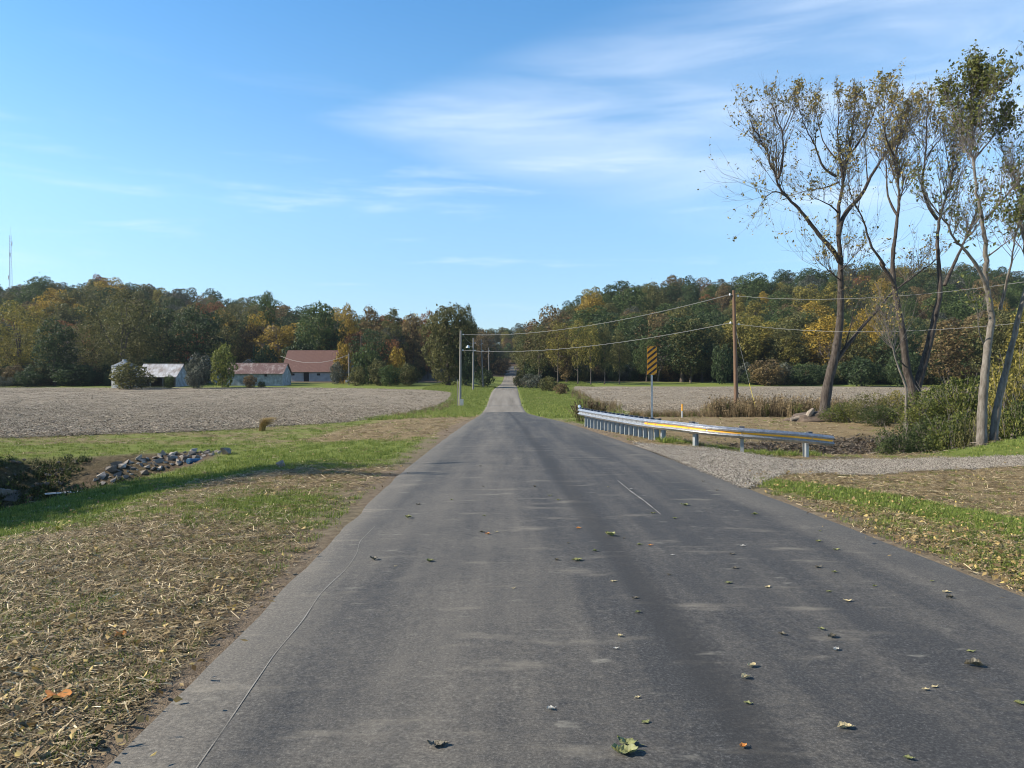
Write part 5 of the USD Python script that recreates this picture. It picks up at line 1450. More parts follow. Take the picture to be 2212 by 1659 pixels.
brush_kind('brush_green', 'leaf_brush', 401); brush_kind('brush_dark', 'leaf_brush_dark', 402); brush_kind('brush_olive', 'leaf_olive', 403, n=3600); brush_kind('brush_gold', 'leaf_yellow_olive', 404, n=3600)
for k, (px, top, d, w, kind, lb) in enumerate((
        (1830, 868, 47, 90, 'brush_green', 'low green shrub right of the leaning trunk base'), (1880, 846, 45, 80, 'brush_olive', 'olive shrub between the leaning and the forked trunks'),
        (1900, 872, 42, 70, 'brush_dark', 'dark green shrub left of the sapling'), (1932, 842, 46, 70, 'brush_gold', 'yellowish shrub left of the forked trunks'),
        (1988, 862, 38, 100, 'brush_green', 'leafy green shrub right of the sapling'), (2030, 830, 41, 110, 'brush_green', 'tall green shrub in front of the forked trunks'),
        (2078, 812, 38, 105, 'brush_green', 'tallest green shrub left of the pale trunks'), (2010, 905, 33, 100, 'brush_dark', 'dark shrub hanging over the ditch'),
        (1945, 918, 31, 90, 'brush_dark', 'dark low shrub at the right end of the muddy ditch'), (2062, 890, 31, 100, 'brush_green', 'green shrub above the grassy knoll'),
        (2100, 900, 30, 60, 'brush_olive', 'olive shrub touching the left pale trunk'), (2175, 800, 34, 100, 'brush_gold', 'yellowish tall shrub right of the pale trunks'),
        (2180, 880, 30, 90, 'brush_green', 'green shrub at the right edge behind the knoll'), (2232, 850, 30, 90, 'brush_dark', 'dark shrub at the right picture edge'),
        (2200, 760, 40, 130, 'brush_gold', 'large yellow olive shrub at the right edge'), (2140, 830, 40, 110, 'brush_dark', 'dark shrub behind the pale trunks'),
        (1790, 884, 52, 60, 'brush_olive', 'weedy shrub around the foot of the leaning trunk'))):
    x = (px - CX) / F * d
    tree_at(kind, px, top, d, w * 1.25, name='shrub', label=lb, cat='shrub', sink=0.1)

# root plate of the leaning tree: a mound of earth with a broken white stump
b = T1.base
t = thing('stump', 'broken pale stump on a dark mound of earth left of the leaning trunk', 'stump', (b[0] - 1.5, b[1] - 1.2, float(ground(b[0] - 1.5, b[1] - 1.2))))
rs = np.random.default_rng(9)
s = trimesh.creation.icosphere(3, 1.0); v = np.asarray(s.vertices)
v = v * (0.8 + 0.4 * meshkit.noise(v * 2.2 + 5, 2)[:, None]) * [1.9, 0.9, 0.62] + [0.6, 0, 0.0]
plain('raw_earth', (0.085, 0.062, 0.045), 0.95, vary=0.45, scale=5, bump=0.8)
plain('broken_wood', (0.19, 0.155, 0.12), 0.85, vary=0.35, scale=6)
part('earth', (v, np.asarray(s.faces)), 'raw_earth', t, smooth=True)
m = MB(); m.tube([(-0.25, -0.5, 0.1), (-0.05, -0.5, 0.5), (0.20, -0.45, 0.78)], [0.13, 0.20, 0.10], 9); m.tube([(-1.2, -0.4, 0.1), (-0.6, -0.4, 0.25), (0.2, -0.4, 0.5)], [0.10, 0.12, 0.08], 7); m.build('wood', 'broken_wood', t)

# the tree out of the frame on the left whose long shadow lies over the grass
T4 = BigTree('creek_tree', 'tall bare limbed tree standing on the creek bank out of the picture on the left', 9.0, 305, 'cotton_bark', 'leaf_cotton')
T4.sc = 1.0


def raw_limb(T, V, r0, r1, twigs=1.0, start=0.35, sides=9):
    P = smooth_path(V, 18)
    T.limbs.append((P, np.linspace(r0, r1, len(P)), sides))
    if T.base is None:
        T.base = P[0].copy()
    L = np.linalg.norm(np.diff(P, axis=0), axis=1).sum()
    for _ in range(int(L * 2.6 * twigs)):
        tt = T.rng.uniform(start, 1.0); k = min(int(tt * 17), 16)
        tg = P[k + 1] - P[k]; tg /= np.linalg.norm(tg)
        e = tg * 0.7 + T.rng.normal(size=3) * 0.6 + [0, 0, 0.3]
        T.grow(P[k], e / np.linalg.norm(e), T.rng.uniform(0.9, 2.2), 0.03, 0)


bx4, by4 = -28.0, 14.3
z4 = float(ground(bx4, by4))
raw_limb(T4, [(bx4, by4, z4 - 0.4), (bx4 + 0.3, by4, z4 + 5), (bx4 + 0.2, by4 + 0.3, z4 + 10), (bx4 + 0.5, by4 + 0.2, z4 + 15.5)], 0.50, 0.06, start=0.35, twigs=1.6)
raw_limb(T4, [(bx4 + 0.2, by4, z4 + 5.5), (bx4 + 1.2, by4 - 1.2, z4 + 8), (bx4 + 1.6, by4 - 2.0, z4 + 11)], 0.22, 0.04, twigs=1.8)
raw_limb(T4, [(bx4 + 0.2, by4, z4 + 7.5), (bx4 + 1.0, by4 + 1.2, z4 + 9.5), (bx4 + 1.0, by4 + 1.7, z4 + 13)], 0.20, 0.04, twigs=1.8)
raw_limb(T4, [(bx4 + 0.2, by4, z4 + 3.5), (bx4 - 0.5, by4 + 1.8, z4 + 6), (bx4 + 0.3, by4 + 2.2, z4 + 9)], 0.2, 0.04, twigs=1.8)
T4.build(11000, 0.30)
tree('olive_round', -23.0, 13.0, 10.0, 7.0, name='creek_tree', label='shorter leafy tree on the creek bank out of the picture on the left', cat='tree')
tree('olive_round', -25.0, 21.8, 9.0, 7.5, name='creek_tree', label='dense olive tree on the far creek bank out of the picture on the left', cat='tree')
tree('olive_round', -25.5, 18.5, 9.0, 8.0, name='creek_tree', label='rounded olive tree beyond the creek out of the picture on the left', cat='tree')
# ------------------------------------------------------------------ ground cover
foliage('grass_blade', [(0.0, (0.055, 0.082, 0.015)), (0.5, (0.128, 0.175, 0.028)), (0.85, (0.215, 0.240, 0.055)), (1.0, (0.35, 0.30, 0.12))], transl=0.30, rough=0.55)
foliage('straw_bits', [(0.0, (0.055, 0.040, 0.022)), (0.45, (0.165, 0.118, 0.058)), (0.8, (0.305, 0.230, 0.118)), (1.0, (0.54, 0.44, 0.27))], transl=0.10, rough=0.6)
foliage('litter_leaf', [(0.0, (0.050, 0.032, 0.018)), (0.4, (0.16, 0.105, 0.050)), (0.75, (0.30, 0.22, 0.085)), (1.0, (0.42, 0.31, 0.10))], transl=0.15, rough=0.6)
foliage('dry_weed', [(0.0, (0.060, 0.040, 0.022)), (0.5, (0.165, 0.118, 0.062)), (1.0, (0.31, 0.235, 0.125))], transl=0.2)
foliage('gold_grass', [(0.0, (0.12, 0.072, 0.020)), (0.5, (0.30, 0.20, 0.065)), (1.0, (0.48, 0.36, 0.15))], transl=0.2)
mat('stone_bits', {'a': ('attribute', {'attribute': 'tint'}), 'r': ('rgb_ramp', {'ramp': [(0.0, (0.078, 0.064, 0.050)), (0.5, (0.190, 0.164, 0.130)), (1.0, (0.36, 0.318, 0.26))]}), 'p': ('principled_bsdf', {'roughness': 0.85})},
    [('a.fac', 'r.fac'), ('r.color', 'p.base_color')])
mat('soil_bits', {'a': ('attribute', {'attribute': 'tint'}), 'r': ('rgb_ramp', {'ramp': [(0.0, (0.048, 0.037, 0.027)), (0.5, (0.135, 0.108, 0.076)), (0.8, (0.26, 0.212, 0.150)), (1.0, (0.40, 0.335, 0.245))]}), 'p': ('principled_bsdf', {'roughness': 0.95})},
    [('a.fac', 'r.fac'), ('r.color', 'p.base_color')])


def scatter(name, label, protos, pos, scale, seed, tilt=0.0, cat=None):
    """protos: list of (mesh, tint, material)"""
    rng = np.random.default_rng(seed)
    pi = UsdGeom.PointInstancer.Define(stage, '/World/' + name)
    tag(pi, label, cat or name.replace('_', ' '), kind='stuff')
    targets = []
    for k, (mesh, tint, m_) in enumerate(protos):
        pth = f'/World/{name}/clump' + (f'_{k:03d}' if k else '')
        m = usdkit.mesh(stage, pth, mesh, M[m_]); pv(m, 'tint', tint); targets.append(Sdf.Path(pth))
    pi.CreatePrototypesRel().SetTargets(targets)
    n = len(pos)
    pi.CreateProtoIndicesAttr(Vt.IntArray.FromNumpy(rng.integers(0, len(protos), n).astype(np.int32)))
    pi.CreatePositionsAttr(Vt.Vec3fArray.FromNumpy(np.asarray(pos, np.float32)))
    s = np.asarray(scale, float)
    s = np.repeat(s[:, None], 3, 1) if s.ndim == 1 else s
    pi.CreateScalesAttr(Vt.Vec3fArray.FromNumpy(s.astype(np.float32)))
    a = rng.uniform(0, 2 * np.pi, n); tx, ty = rng.normal(0, 1, (2, n)) * tilt
    # turn about z, then tip: (1, tx/2, ty/2, 0) * (cos, 0, 0, sin)
    c, s_ = np.cos(a / 2), np.sin(a / 2)
    w, i, j, k = c, tx / 2 * c + ty / 2 * s_, ty / 2 * c - tx / 2 * s_, s_
    Q = np.stack([i, j, k, w], 1); Q /= np.linalg.norm(Q, axis=1, keepdims=True)
    pi.CreateOrientationsAttr(Vt.QuathArray.FromNumpy(Q.astype(np.float16)))


def blades(rng, n, h, w, spread, lean=0.5, tl=(0.0, 0.9)):
    V, Fc, T = [], [], []
    for i in range(n):
        a = rng.uniform(0, 6.28); r = spread * math.sqrt(rng.uniform()); hh = h * rng.uniform(0.5, 1.2); ww = w * rng.uniform(0.7, 1.3)
        p = np.array([r * math.cos(a), r * math.sin(a), -0.01]); b = rng.uniform(0, 6.28)
        d = np.array([math.cos(b), math.sin(b), 0]) * hh * lean * rng.uniform(0.2, 1.3); sd = np.array([-math.sin(b), math.cos(b), 0]) * ww / 2
        k = len(V)
        V += [p - sd, p + sd, p + d * 0.35 + [0, 0, hh * 0.6] + sd * 0.8, p + d * 0.35 + [0, 0, hh * 0.6] - sd * 0.8, p + d + [0, 0, hh * rng.uniform(0.7, 1.0)]]
        Fc += [(k, k + 1, k + 2), (k, k + 2, k + 3), (k + 3, k + 2, k + 4)]
        t = rng.uniform(*tl); T += [t] * 5
    return (np.array(V), np.array(Fc)), np.array(T)


def strands(rng, n, L, w, spread, hz=0.012, tl=(0.0, 1.0), bend=0.15):
    V, Fc, T = [], [], []
    for i in range(n):
        a = rng.uniform(0, 6.28); r = spread * math.sqrt(rng.uniform()); l = L * rng.uniform(0.35, 1.25); ww = w * rng.uniform(0.5, 1.5)
        c = np.array([r * math.cos(a), r * math.sin(a), hz * rng.uniform(0.3, 2.2)]); b = rng.uniform(0, 6.28); tz = rng.normal() * 0.16
        d = np.array([math.cos(b), math.sin(b), tz]) * l / 2; sd = np.array([-math.sin(b), math.cos(b), rng.normal() * 0.35]) * ww / 2
        m = c + np.array([-math.sin(b), math.cos(b), 0]) * l * bend * rng.normal() * 0.4 + [0, 0, abs(rng.normal()) * l * bend * 0.4]
        k = len(V)
        V += [c - d - sd, c - d + sd, m + sd, m - sd, c + d + sd, c + d - sd]
        Fc += [(k, k + 1, k + 2), (k, k + 2, k + 3), (k + 3, k + 2, k + 4), (k + 3, k + 4, k + 5)]
        t = float(np.clip(rng.normal(np.mean(tl), 0.28), *tl)); T += [t] * 6
    return (np.array(V), np.array(Fc)), np.array(T)


def flat_leaf(rng, n, size, spread):
    c = rng.normal(size=(n, 3)) * [spread, spread, 0.01] + [0, 0, 0.02]
    v, f = cards(c, np.array([0, 0, 1.0]) + rng.normal(size=(n, 3)) * 0.35, size * rng.uniform(0.6, 1.4, n), rng, 0.15)
    return (v, f), np.repeat(np.clip(rng.normal(0.5, 0.27, n), 0, 1), 4)


def pebble(rng, n=1, spread=0.0, size=1.0):
    V, Fc, T = MB(), [], []
    for i in range(n):
        s = trimesh.creation.icosphere(1, 0.5); v = np.asarray(s.vertices) * rng.uniform(0.6, 1.15, 3) * [1, 1, 0.7] * size * rng.uniform(0.5, 1.3)
        v = v * (0.85 + 0.3 * rng.uniform(size=(len(v), 1))) + [*(rng.normal(size=2) * spread), 0.1 * size]
        V.add(v, np.asarray(s.faces), rng.uniform(0, 1))
    return V.mesh(), V.tint()


def candidates(n, d0, d1, seed, amin=-1.3, amax=1.3, p=1.0):
    """points on the ground spread over distance so that nearer ground is covered more densely"""
    rng = np.random.default_rng(seed)
    u = rng.uniform(size=n)
    d = (d0 ** -p + u * (d1 ** -p - d0 ** -p)) ** (-1 / p)
    x = rng.uniform(amin, amax, n) * d
    xl, xr = road_edges(d)
    lo, hi = drive_span(x)
    off = (x < xl - 0.16) | (x > xr + 0.14)
    on_drive = (x > 3.7) & (d > lo + 0.1) & (d < hi - 0.1)
    ok = off & ~on_drive & (in_field(x, d) < 0.5)
    return x[ok], d[ok], rng


rp = np.random.default_rng(500)
# short grass, greener where the cover is green
gprot = [(*blades(rp, 30, 0.062, 0.006, 0.10), 'grass_blade') for _ in range(5)]
x, y, rng = candidates(225000, 2.0, 62, 501, p=0.75)
g, s, soil, _ = cover(x, y)
keep = rng.uniform(size=len(x)) < np.clip(1.15 * (g - 0.08), 0.12, 1) * (1 - 0.8 * soil) * (poly_depth(x, y, CREEK) < -0.05 + 0.3 * rng.uniform(size=len(x)))
x, y, g = x[keep], y[keep], g[keep]
x, y, g = x[:105000], y[:105000], g[:105000]
sc_ = (0.62 + 0.45 * rng.uniform(size=len(x))) * (0.78 + 0.35 * g) * (1 + 0.030 * np.clip(y - 6, 0, 40))
scatter('grass', 'short green grass growing on the verges beside the road', gprot, np.stack([x, y, ground(x, y)], 1), sc_, 502, 0.1)

# coarser grass along the far verges
rng = np.random.default_rng(5021)
y = rng.uniform(55, 175, 60000); x = rng.uniform(-16, 16, 60000)
xl, xr = road_edges(y)
g, s, soil, _ = cover(x, y)
keep = ((x < xl - 0.25) | (x > xr + 0.25)) & (in_field(x, y) < 0.3) & (rng.uniform(size=len(x)) < 0.25 + 0.75 * g)
x, y = x[keep][:22000], y[keep][:22000]
fprot = [(*blades(rp, 24, 0.17, 0.022, 0.22), 'grass_blade') for _ in range(4)] + [(m_, 0.45 + 0.55 * t_, 'grass_blade') for m_, t_ in [blades(rp, 20, 0.24, 0.018, 0.22) for _ in range(2)]]
scatter('far_grass', 'uneven grass on the verges of the old road between the fields', fprot, np.stack([x, y, ground(x, y)], 1), rng.uniform(0.5, 1.3, len(x)), 5022, 0.1, 'grass')

# straw mulch
sprot = [(*strands(rp, 28, 0.095, 0.0040, 0.13, 0.005, bend=0.05), 'straw_bits') for _ in range(6)]
x, y, rng = candidates(250000, 2.0, 58, 503, p=0.85)
g, s, soil, _ = cover(x, y)
keep = rng.uniform(size=len(x)) < np.clip(0.85 * (s - 0.16), 0.03, 0.62) * np.where(x < 0, 1, np.where(y > 24, 1, 0.8)) * (1 - 0.72 * soil)
x, y = x[keep][:115000], y[keep][:115000]
sc_ = rng.uniform(0.6, 1.25, len(x)) * (1 + 0.035 * np.clip(y - 5, 0, 40))
scatter('straw', 'pale chopped straw mulch strewn over the verges', sprot, np.stack([x, y, ground(x, y) + 0.004], 1), sc_, 504, 0.12)

# dry leaves caught in the grass
lprot = [(*flat_leaf(rp, 7, 0.045, 0.16), 'litter_leaf') for _ in range(5)]
x, y, rng = candidates(88000, 2.0, 45, 505, p=0.8)
_, xr = road_edges(y); er = x - xr
w = np.where(x > 0, np.where(y < 14.5, np.exp(-er / 1.2) * 0.55 + 0.05, 0.12), 0.05)
keep = rng.uniform(size=len(x)) < w
x, y = x[keep][:22000], y[keep][:22000]
scatter('fallen_leaves', 'dry tan and yellow leaves lying in the grass of the verges', lprot, np.stack([x, y, ground(x, y) + 0.02], 1), rng.uniform(0.6, 1.3, len(x)), 506, 0.2, 'leaves')

# loose stones of the track
pprot = [(*pebble(rp, 7, 0.045, 0.020), 'stone_bits') for _ in range(5)]
rng = np.random.default_rng(507)
x = 3.9 + 22 * rng.uniform(size=60000) ** 1.5; lo, hi = drive_span(x)
y = lo + (hi - lo) * rng.uniform(-0.05, 1.02, len(x))
keep = x > road_edges(y)[1] - 0.25 * rng.uniform(size=len(x))
x, y = x[keep][:34000], y[keep][:34000]
scatter('loose_gravel', 'loose pale stones covering the gravel track', pprot, np.stack([x, y, ground(x, y) + 0.03], 1), rng.uniform(0.5, 1.5, len(x)), 508, 0.3, 'gravel')

# crop residue and clods on the fields
cprot = [(*strands(rp, 16, 0.17, 0.014, 0.5, 0.015, tl=(0.35, 1.0), bend=0.05), 'soil_bits') for _ in range(5)] + [(*pebble(rp, 12, 0.42, 0.055), 'soil_bits') for _ in range(2)]
rng = np.random.default_rng(509)
n = 130000
d = (30.0 ** -0.6 + rng.uniform(size=n) * (142.0 ** -0.6 - 30.0 ** -0.6)) ** (-1 / 0.6)
x = rng.uniform(-0.8, 0.8, n) * d
keep = (in_field(x, d) > -0.25)
x, d = x[keep][:60000], d[keep][:60000]
vv = d + 0.16 * x
line = rng.uniform(size=len(x)) < 0.55                          # stubble stands in rows
d = np.where(line, (np.round(vv / 0.76) * 0.76 + rng.normal(size=len(x)) * 0.07) - 0.16 * x, d)
row = line * 1.0
scatter('crop_residue', 'chopped stalks and clods scattered over the bare fields', cprot, np.stack([x, d, ground(x, d) + 0.05], 1), rng.uniform(0.5, 1.25, len(x)) * (0.7 + 0.5 * row) * (1 + 0.004 * (d - 30)), 510, 0.1)


# tall dry weeds along the right field and ditch
def weed(rng, n, h, spread, green=0.0):
    V = MB()
    for i in range(n):
        a = rng.uniform(0, 6.28); r = spread * math.sqrt(rng.uniform())
        p = np.array([r * math.cos(a), r * math.sin(a), -0.05]); hh = h * rng.uniform(0.5, 1.15)
        d = rng.normal(size=2) * 0.14 * hh
        q1 = p + [d[0] * 0.4, d[1] * 0.4, hh * 0.6]; q2 = p + [d[0], d[1], hh]
        t = rng.uniform(0.1, 0.9)
        V.tube([p, q1, q2], [0.008, 0.006, 0.004], 3, cap=False, t=t)
        for _ in range(4):
            k = rng.uniform(0.25, 1.0); c = p + (q2 - p) * k + rng.normal(size=3) * 0.03
            v, f = cards(c[None], rng.normal(size=(1, 3)), 0.10 * rng.uniform(0.5, 1.3), rng, 0.2)
            V.add(v, f, min(1, max(0, t + rng.normal() * 0.2)))
    return V.mesh(), V.tint()


wprot = [(*weed(rp, 20, 1.0, 0.28), 'dry_weed') for _ in range(4)] + [(*weed(rp, 16, 0.75, 0.25), 'leaf_brush') for _ in range(1)]
rng = np.random.default_rng(511)
x1 = rng.uniform(8.5, 16, 260); y1 = 55.3 + rng.normal(size=260) * 0.7; s1 = rng.uniform(0.25, 0.60, 260)
x2 = rng.uniform(14.2, 24, 420); y2 = 55.8 + rng.normal(size=420) * 1.0; s2 = rng.uniform(0.6, 1.55, 420)
x3 = rng.uniform(22, 34, 160); y3 = 54.5 + rng.normal(size=160) * 1.2; s3 = rng.uniform(0.5, 1.3, 160)
y4 = rng.uniform(62, 125, 150); x4 = FIELD_R(y4) - rng.uniform(-0.3, 2.0, 150); s4 = rng.uniform(0.3, 1.0, 150)
y5 = rng.uniform(58, 100, 90); x5 = FIELD_L(y5) + rng.uniform(-0.4, 1.4, 90); s5 = rng.uniform(0.25, 0.6, 90)
X_ = np.concatenate([x1, x2, x3, x4, x5]); Y_ = np.concatenate([y1, y2, y3, y4, y5]); S_ = np.concatenate([s1, s2, s3, s4, s5])
scatter('dry_weeds', 'tall dry weeds along the near edge of the right field', wprot, np.stack([X_, Y_, ground(X_, Y_)], 1), S_, 512, 0.05)

# weeds and clods on the creek banks
bprot = [(*blades(rp, 40, 0.22, 0.02, 0.30, 0.7), 'leaf_brush_dark') for _ in range(2)] + [(*weed(rp, 12, 0.45, 0.25), 'leaf_brush_dark') for _ in range(3)] + [(m_, 0.3 * t_, 'soil_bits') for m_, t_ in [pebble(rp, 6, 0.2, 0.16) for _ in range(2)]]
rng = np.random.default_rng(513)
x = rng.uniform(-34, -9, 22000); y = rng.uniform(4, 26.5, 22000)
dep = poly_depth(x, y, CREEK)
keep = (dep > 0.1) & (dep < 3.6) & ~((x > -13.6) & (y > 19.5))
x, y = x[keep][:5200], y[keep][:5200]
scatter('bank_weeds', 'dark low weeds and clods on the banks of the creek cut at the left', bprot, np.stack([x, y, ground(x, y)], 1), rng.uniform(0.4, 0.95, len(x)), 514, 0.25)
x = rng.uniform(5.5, 22, 14000); y = rng.uniform(23.5, 38, 14000)
dd = ditch(x, y)
keep = (dd > 0.10)
x, y = x[keep][:3200], y[keep][:3200]
mprot = [(m_, 0.35 * t_, 'soil_bits') for m_, t_ in [pebble(rp, 14, 0.20, 0.075) for _ in range(3)]] + [(*strands(rp, 12, 0.35, 0.02, 0.25, 0.03), 'straw_bits') for _ in range(1)] + [(m_, 0.4 * t_, 'soil_bits') for m_, t_ in [strands(rp, 14, 0.30, 0.03, 0.25, 0.05) for _ in range(2)]]
scatter('mud_clods', 'dark clods and roots on the muddy ditch side behind the guardrail', mprot, np.stack([x, y, ground(x, y)], 1), rng.uniform(0.5, 1.3, len(x)), 516, 0.3)
rng = np.random.default_rng(517)
gx_ = np.concatenate([rng.uniform(4.9, 7.2, 260), rng.uniform(6.3, 9.6, 160)]); gy_ = np.concatenate([rng.uniform(24.6, 26.6, 260), rng.uniform(23.5, 25.0, 160)])
scatter('roadside_grass', 'dark green tufts under the guardrail', [(*blades(rp, 30, 0.17, 0.012, 0.12), 'grass_blade') for _ in range(3)], np.stack([gx_, gy_, ground(gx_, gy_)], 1), rng.uniform(0.6, 1.3, len(gx_)), 518, 0.1, 'grass')

# ------------------------------------------------------------------ riprap, each rock a thing
mat('limestone', {'o': ('object_info', {}), 'g': ('geometry', {}), 'n': ('noise_texture', {'scale': 6.0, 'detail': 6.0, 'roughness': 0.7}), 'm': ('mix_float', {'fac': 0.45}),
                  'r': ('rgb_ramp', {'ramp': [(0.2, (0.058, 0.047, 0.039)), (0.5, (0.130, 0.113, 0.096)), (0.8, (0.25, 0.228, 0.200))]}), 'b': ('bump', {'strength': 0.5, 'distance': 0.03}), 'p': ('principled_bsdf', {'roughness': 0.9})},
    [('g.position', 'n.vector'), ('n.fac', 'm.a'), ('o.random', 'm.b'), ('m.result', 'r.fac'), ('r.color', 'p.base_color'), ('n.fac', 'b.height'), ('b.normal', 'p.normal')])
rk = np.random.default_rng(600)
rocks = stage.CreateClassPrim('/World/rock_kinds')
RK = []
for k in range(7):
    h = trimesh.convex.convex_hull(trimesh.PointCloud(rk.normal(size=(13, 3)) * [1, 0.8, 0.62]).vertices)
    v = np.asarray(h.vertices); v = v / np.abs(v).max()
    UsdGeom.Xform.Define(stage, f'/World/rock_kinds/rock_{k:03d}')
    hm = trimesh.Trimesh(v, h.faces); hm = hm.subdivide()
    vv = np.asarray(hm.vertices) * (1 + 0.10 * (meshkit.noise(np.asarray(hm.vertices) * 3 + k * 9, 3)[:, None] - 0.5))
    usdkit.mesh(stage, f'/World/rock_kinds/rock_{k:03d}/stone', (vv, np.asarray(hm.faces)), M['limestone']); RK.append(f'/World/rock_kinds/rock_{k:03d}')


def rock(p, s, label, group=None, k=None):
    o = UsdGeom.Xform.Define(stage, numbered('rock'))
    o.GetPrim().GetReferences().AddInternalReference(RK[rk.integers(0, 7) if k is None else k]); o.GetPrim().SetInstanceable(True)
    x = UsdGeom.Xformable(o)
    x.AddTranslateOp().Set(Gf.Vec3d(*map(float, p))); x.AddRotateXYZOp().Set(Gf.Vec3f(*map(float, rk.uniform(-25, 25, 2)), float(rk.uniform(0, 360))))
    x.AddScaleOp().Set(Gf.Vec3f(*map(float, s * rk.uniform(0.8, 1.2, 3))))
    tag(o, label, 'rock', group)


band = np.array([(196, 1043), (235, 1008), (300, 990), (372, 979), (440, 976), (492, 976), (430, 992), (360, 1010), (300, 1024), (232, 1046)], float)
got = []
for _ in range(6000):
    px, py = rk.uniform(190, 495), rk.uniform(975, 1048)
    if poly_depth(np.array(px), np.array(py), band) < 0:
        continue
    p = hit(px, py, 12, 60)
    if p[1] > 28.5 or any((p[0] - q_[0]) ** 2 + (p[1] - q_[1]) ** 2 < 0.17 ** 2 for q_ in got):
        continue
    got.append(p)
for p in got[:160]:
    s = 0.075 + 0.15 * rk.uniform() ** 1.8
    where = 'upper' if p[1] > 24.2 else 'lower'
    rock(p + [0, 0, s * 0.12], s, f'grey limestone rock at the {where} end of the riprap slope above the creek', f'riprap rocks at the {where} end of the slope')
p = hit(493, 981); rock(p + [0, 0, 0.12], 0.26, 'pale upright stone standing alone at the right tip of the rock slope', k=2)
p = hit(606, 1010); rock(p + [0, 0, 0.05], 0.13, 'small white stone alone in the grass right of the rocks', k=4)
p = hit(105, 1030); rock(p + [0, 0, 0.05], 0.20, 'small pale stone stuck in the dark creek bank', k=1)
# rocks deep in the creek cut
for px, py in ((15, 1070), (35, 1078)):
    p = hit(px, py); rock(p + [0, 0, 0.1], 0.35, 'shaded rock down in the dark creek bed at far left', 'rocks in the creek bed')

plain('blue_plastic', (0.012, 0.055, 0.11), 0.35, vary=0.1)
p = hit(410, 1003)
t = thing('drain_pipe', 'short end of a blue plastic pipe poking out of the grass by the rocks', 'pipe', p)
m = MB(); a = np.array([0.22, 0.50, -0.05]); c = np.array([-0.02, 0, 0.10])
m.tube([c + a, c], 0.085, 16, cap=False); m.tube([c + a, c + [0.004, 0, 0]], 0.075, 16, cap=False); m.build('tube', 'blue_plastic', t, smooth=True)
m = MB(); m.tube([c + a * 0.12, c - a * 0.06, c - a * 0.07], [0.094, 0.094, 0.086], 16); m.build('cap', 'blue_plastic', t, smooth=40)
plain('weathered_board', (0.36, 0.35, 0.33), 0.8, vary=0.2, scale=7)
p = hit(160, 1066)
t = thing('board', 'pale weathered board lying on the shaded edge of the creek cut', 'board', p + [0, 0, 0.03], rz=0.62)
m = MB(); m.box(-0.75, 0.75, -0.075, 0.075, 0.0, 0.03); m.build('plank', 'weathered_board', t)

# single plants
rs = np.random.default_rng(620)
p = hit(127, 1152)
t = thing('sprout', 'single bright green corn sprout standing in the grass at left', 'sprout', p)
for k, (h, b) in enumerate(((0.22, 0.3), (0.20, 2.9), (0.25, 1.4), (0.14, 4.6))):
    kk = np.linspace(0, 1, 8)
    dirv = np.array([math.cos(b), 0.4 * math.sin(b), 0])
    mid = dirv * (kk ** 1.7 * h * 0.9)[:, None] + np.array([0, 0, 1.0]) * (h * (1.25 * kk - 0.55 * kk ** 2.4))[:, None]
    w = 0.018 * np.sin(np.pi * np.clip(kk * 0.93 + 0.07, 0, 1)) ** 0.7
    sd = np.array([-dirv[1], dirv[0], 0.25]); sd /= np.linalg.norm(sd)
    v = np.concatenate([mid - sd * w[:, None], mid + sd * w[:, None]])
    f = [(i, i + 1, 8 + i + 1, 8 + i) for i in range(7)]
    mm = MB(); mm.add(v, f, 0.92)
    mm.build('leaf', 'leaf_lime', t, tint=True)
p = hit(566, 931)
t = thing('grass_clump', 'golden wispy grass clump bent by the wind at the edge of the left field', 'grass clump', p)
V = MB()
for i in range(260):
    a = rs.uniform(0, 6.28); r = 0.16 * math.sqrt(rs.uniform()); h = rs.uniform(0.45, 0.95)
    q0 = np.array([r * math.cos(a), r * math.sin(a), 0]); e = np.array([rs.normal(0.42, 0.22), rs.normal(0, 0.15), 0]) * h
    V.tube([q0, q0 + [0, 0, h * 0.45] + e * 0.15, q0 + [0, 0, h * 0.72] + e * 0.55, q0 + [0, 0, h * rs.uniform(0.55, 0.78)] + e * 1.15], [0.006, 0.006, 0.005, 0.003], 3, cap=False, t=rs.uniform(0.1, 1))
V.build('stalks', 'gold_grass', t, tint=True)
for k, (px, py, top, lb) in enumerate(((1262, 884, 838, 'clump of tall rusty brown dock stalks beside the far end of the guardrail'), (1282, 888, 845, 'fan of brown weed plumes right of the rusty dock stalks'))):
    p = at(px, py, 44 + k); p[2] = float(ground(p[0], p[1]))
    t = thing('weed_clump', lb, 'weeds', p)
    V = MB(); H_ = (py - top) / F * 44
    for i in range(90):
        a = rs.uniform(0, 6.28); r = 0.45 * math.sqrt(rs.uniform()); h = H_ * rs.uniform(0.55, 1.1)
        q0 = np.array([r * math.cos(a), r * math.sin(a), -0.05]); e = q0 * [0.9, 0.9, 0] + [0.14 * k, 0, 0] + np.append(rs.normal(size=2) * 0.08, 0)
        P = [q0, q0 + e * 0.4 + [0, 0, h * 0.6], q0 + e + [0, 0, h]]
        tt = rs.uniform(0, 0.6)
        V.tube(P, [0.010, 0.009, 0.014], 3, cap=False, t=tt)
        c = np.array(P[1]) + (np.array(P[2]) - P[1]) * rs.uniform(0, 1, (5, 1)) + rs.normal(size=(5, 3)) * 0.03
        v, f = cards(c, rs.normal(size=c.shape), 0.11, rs, 0.2); V.add(v, f, tt)
    V.build('stalks', 'dry_weed', t, tint=True)
m = None

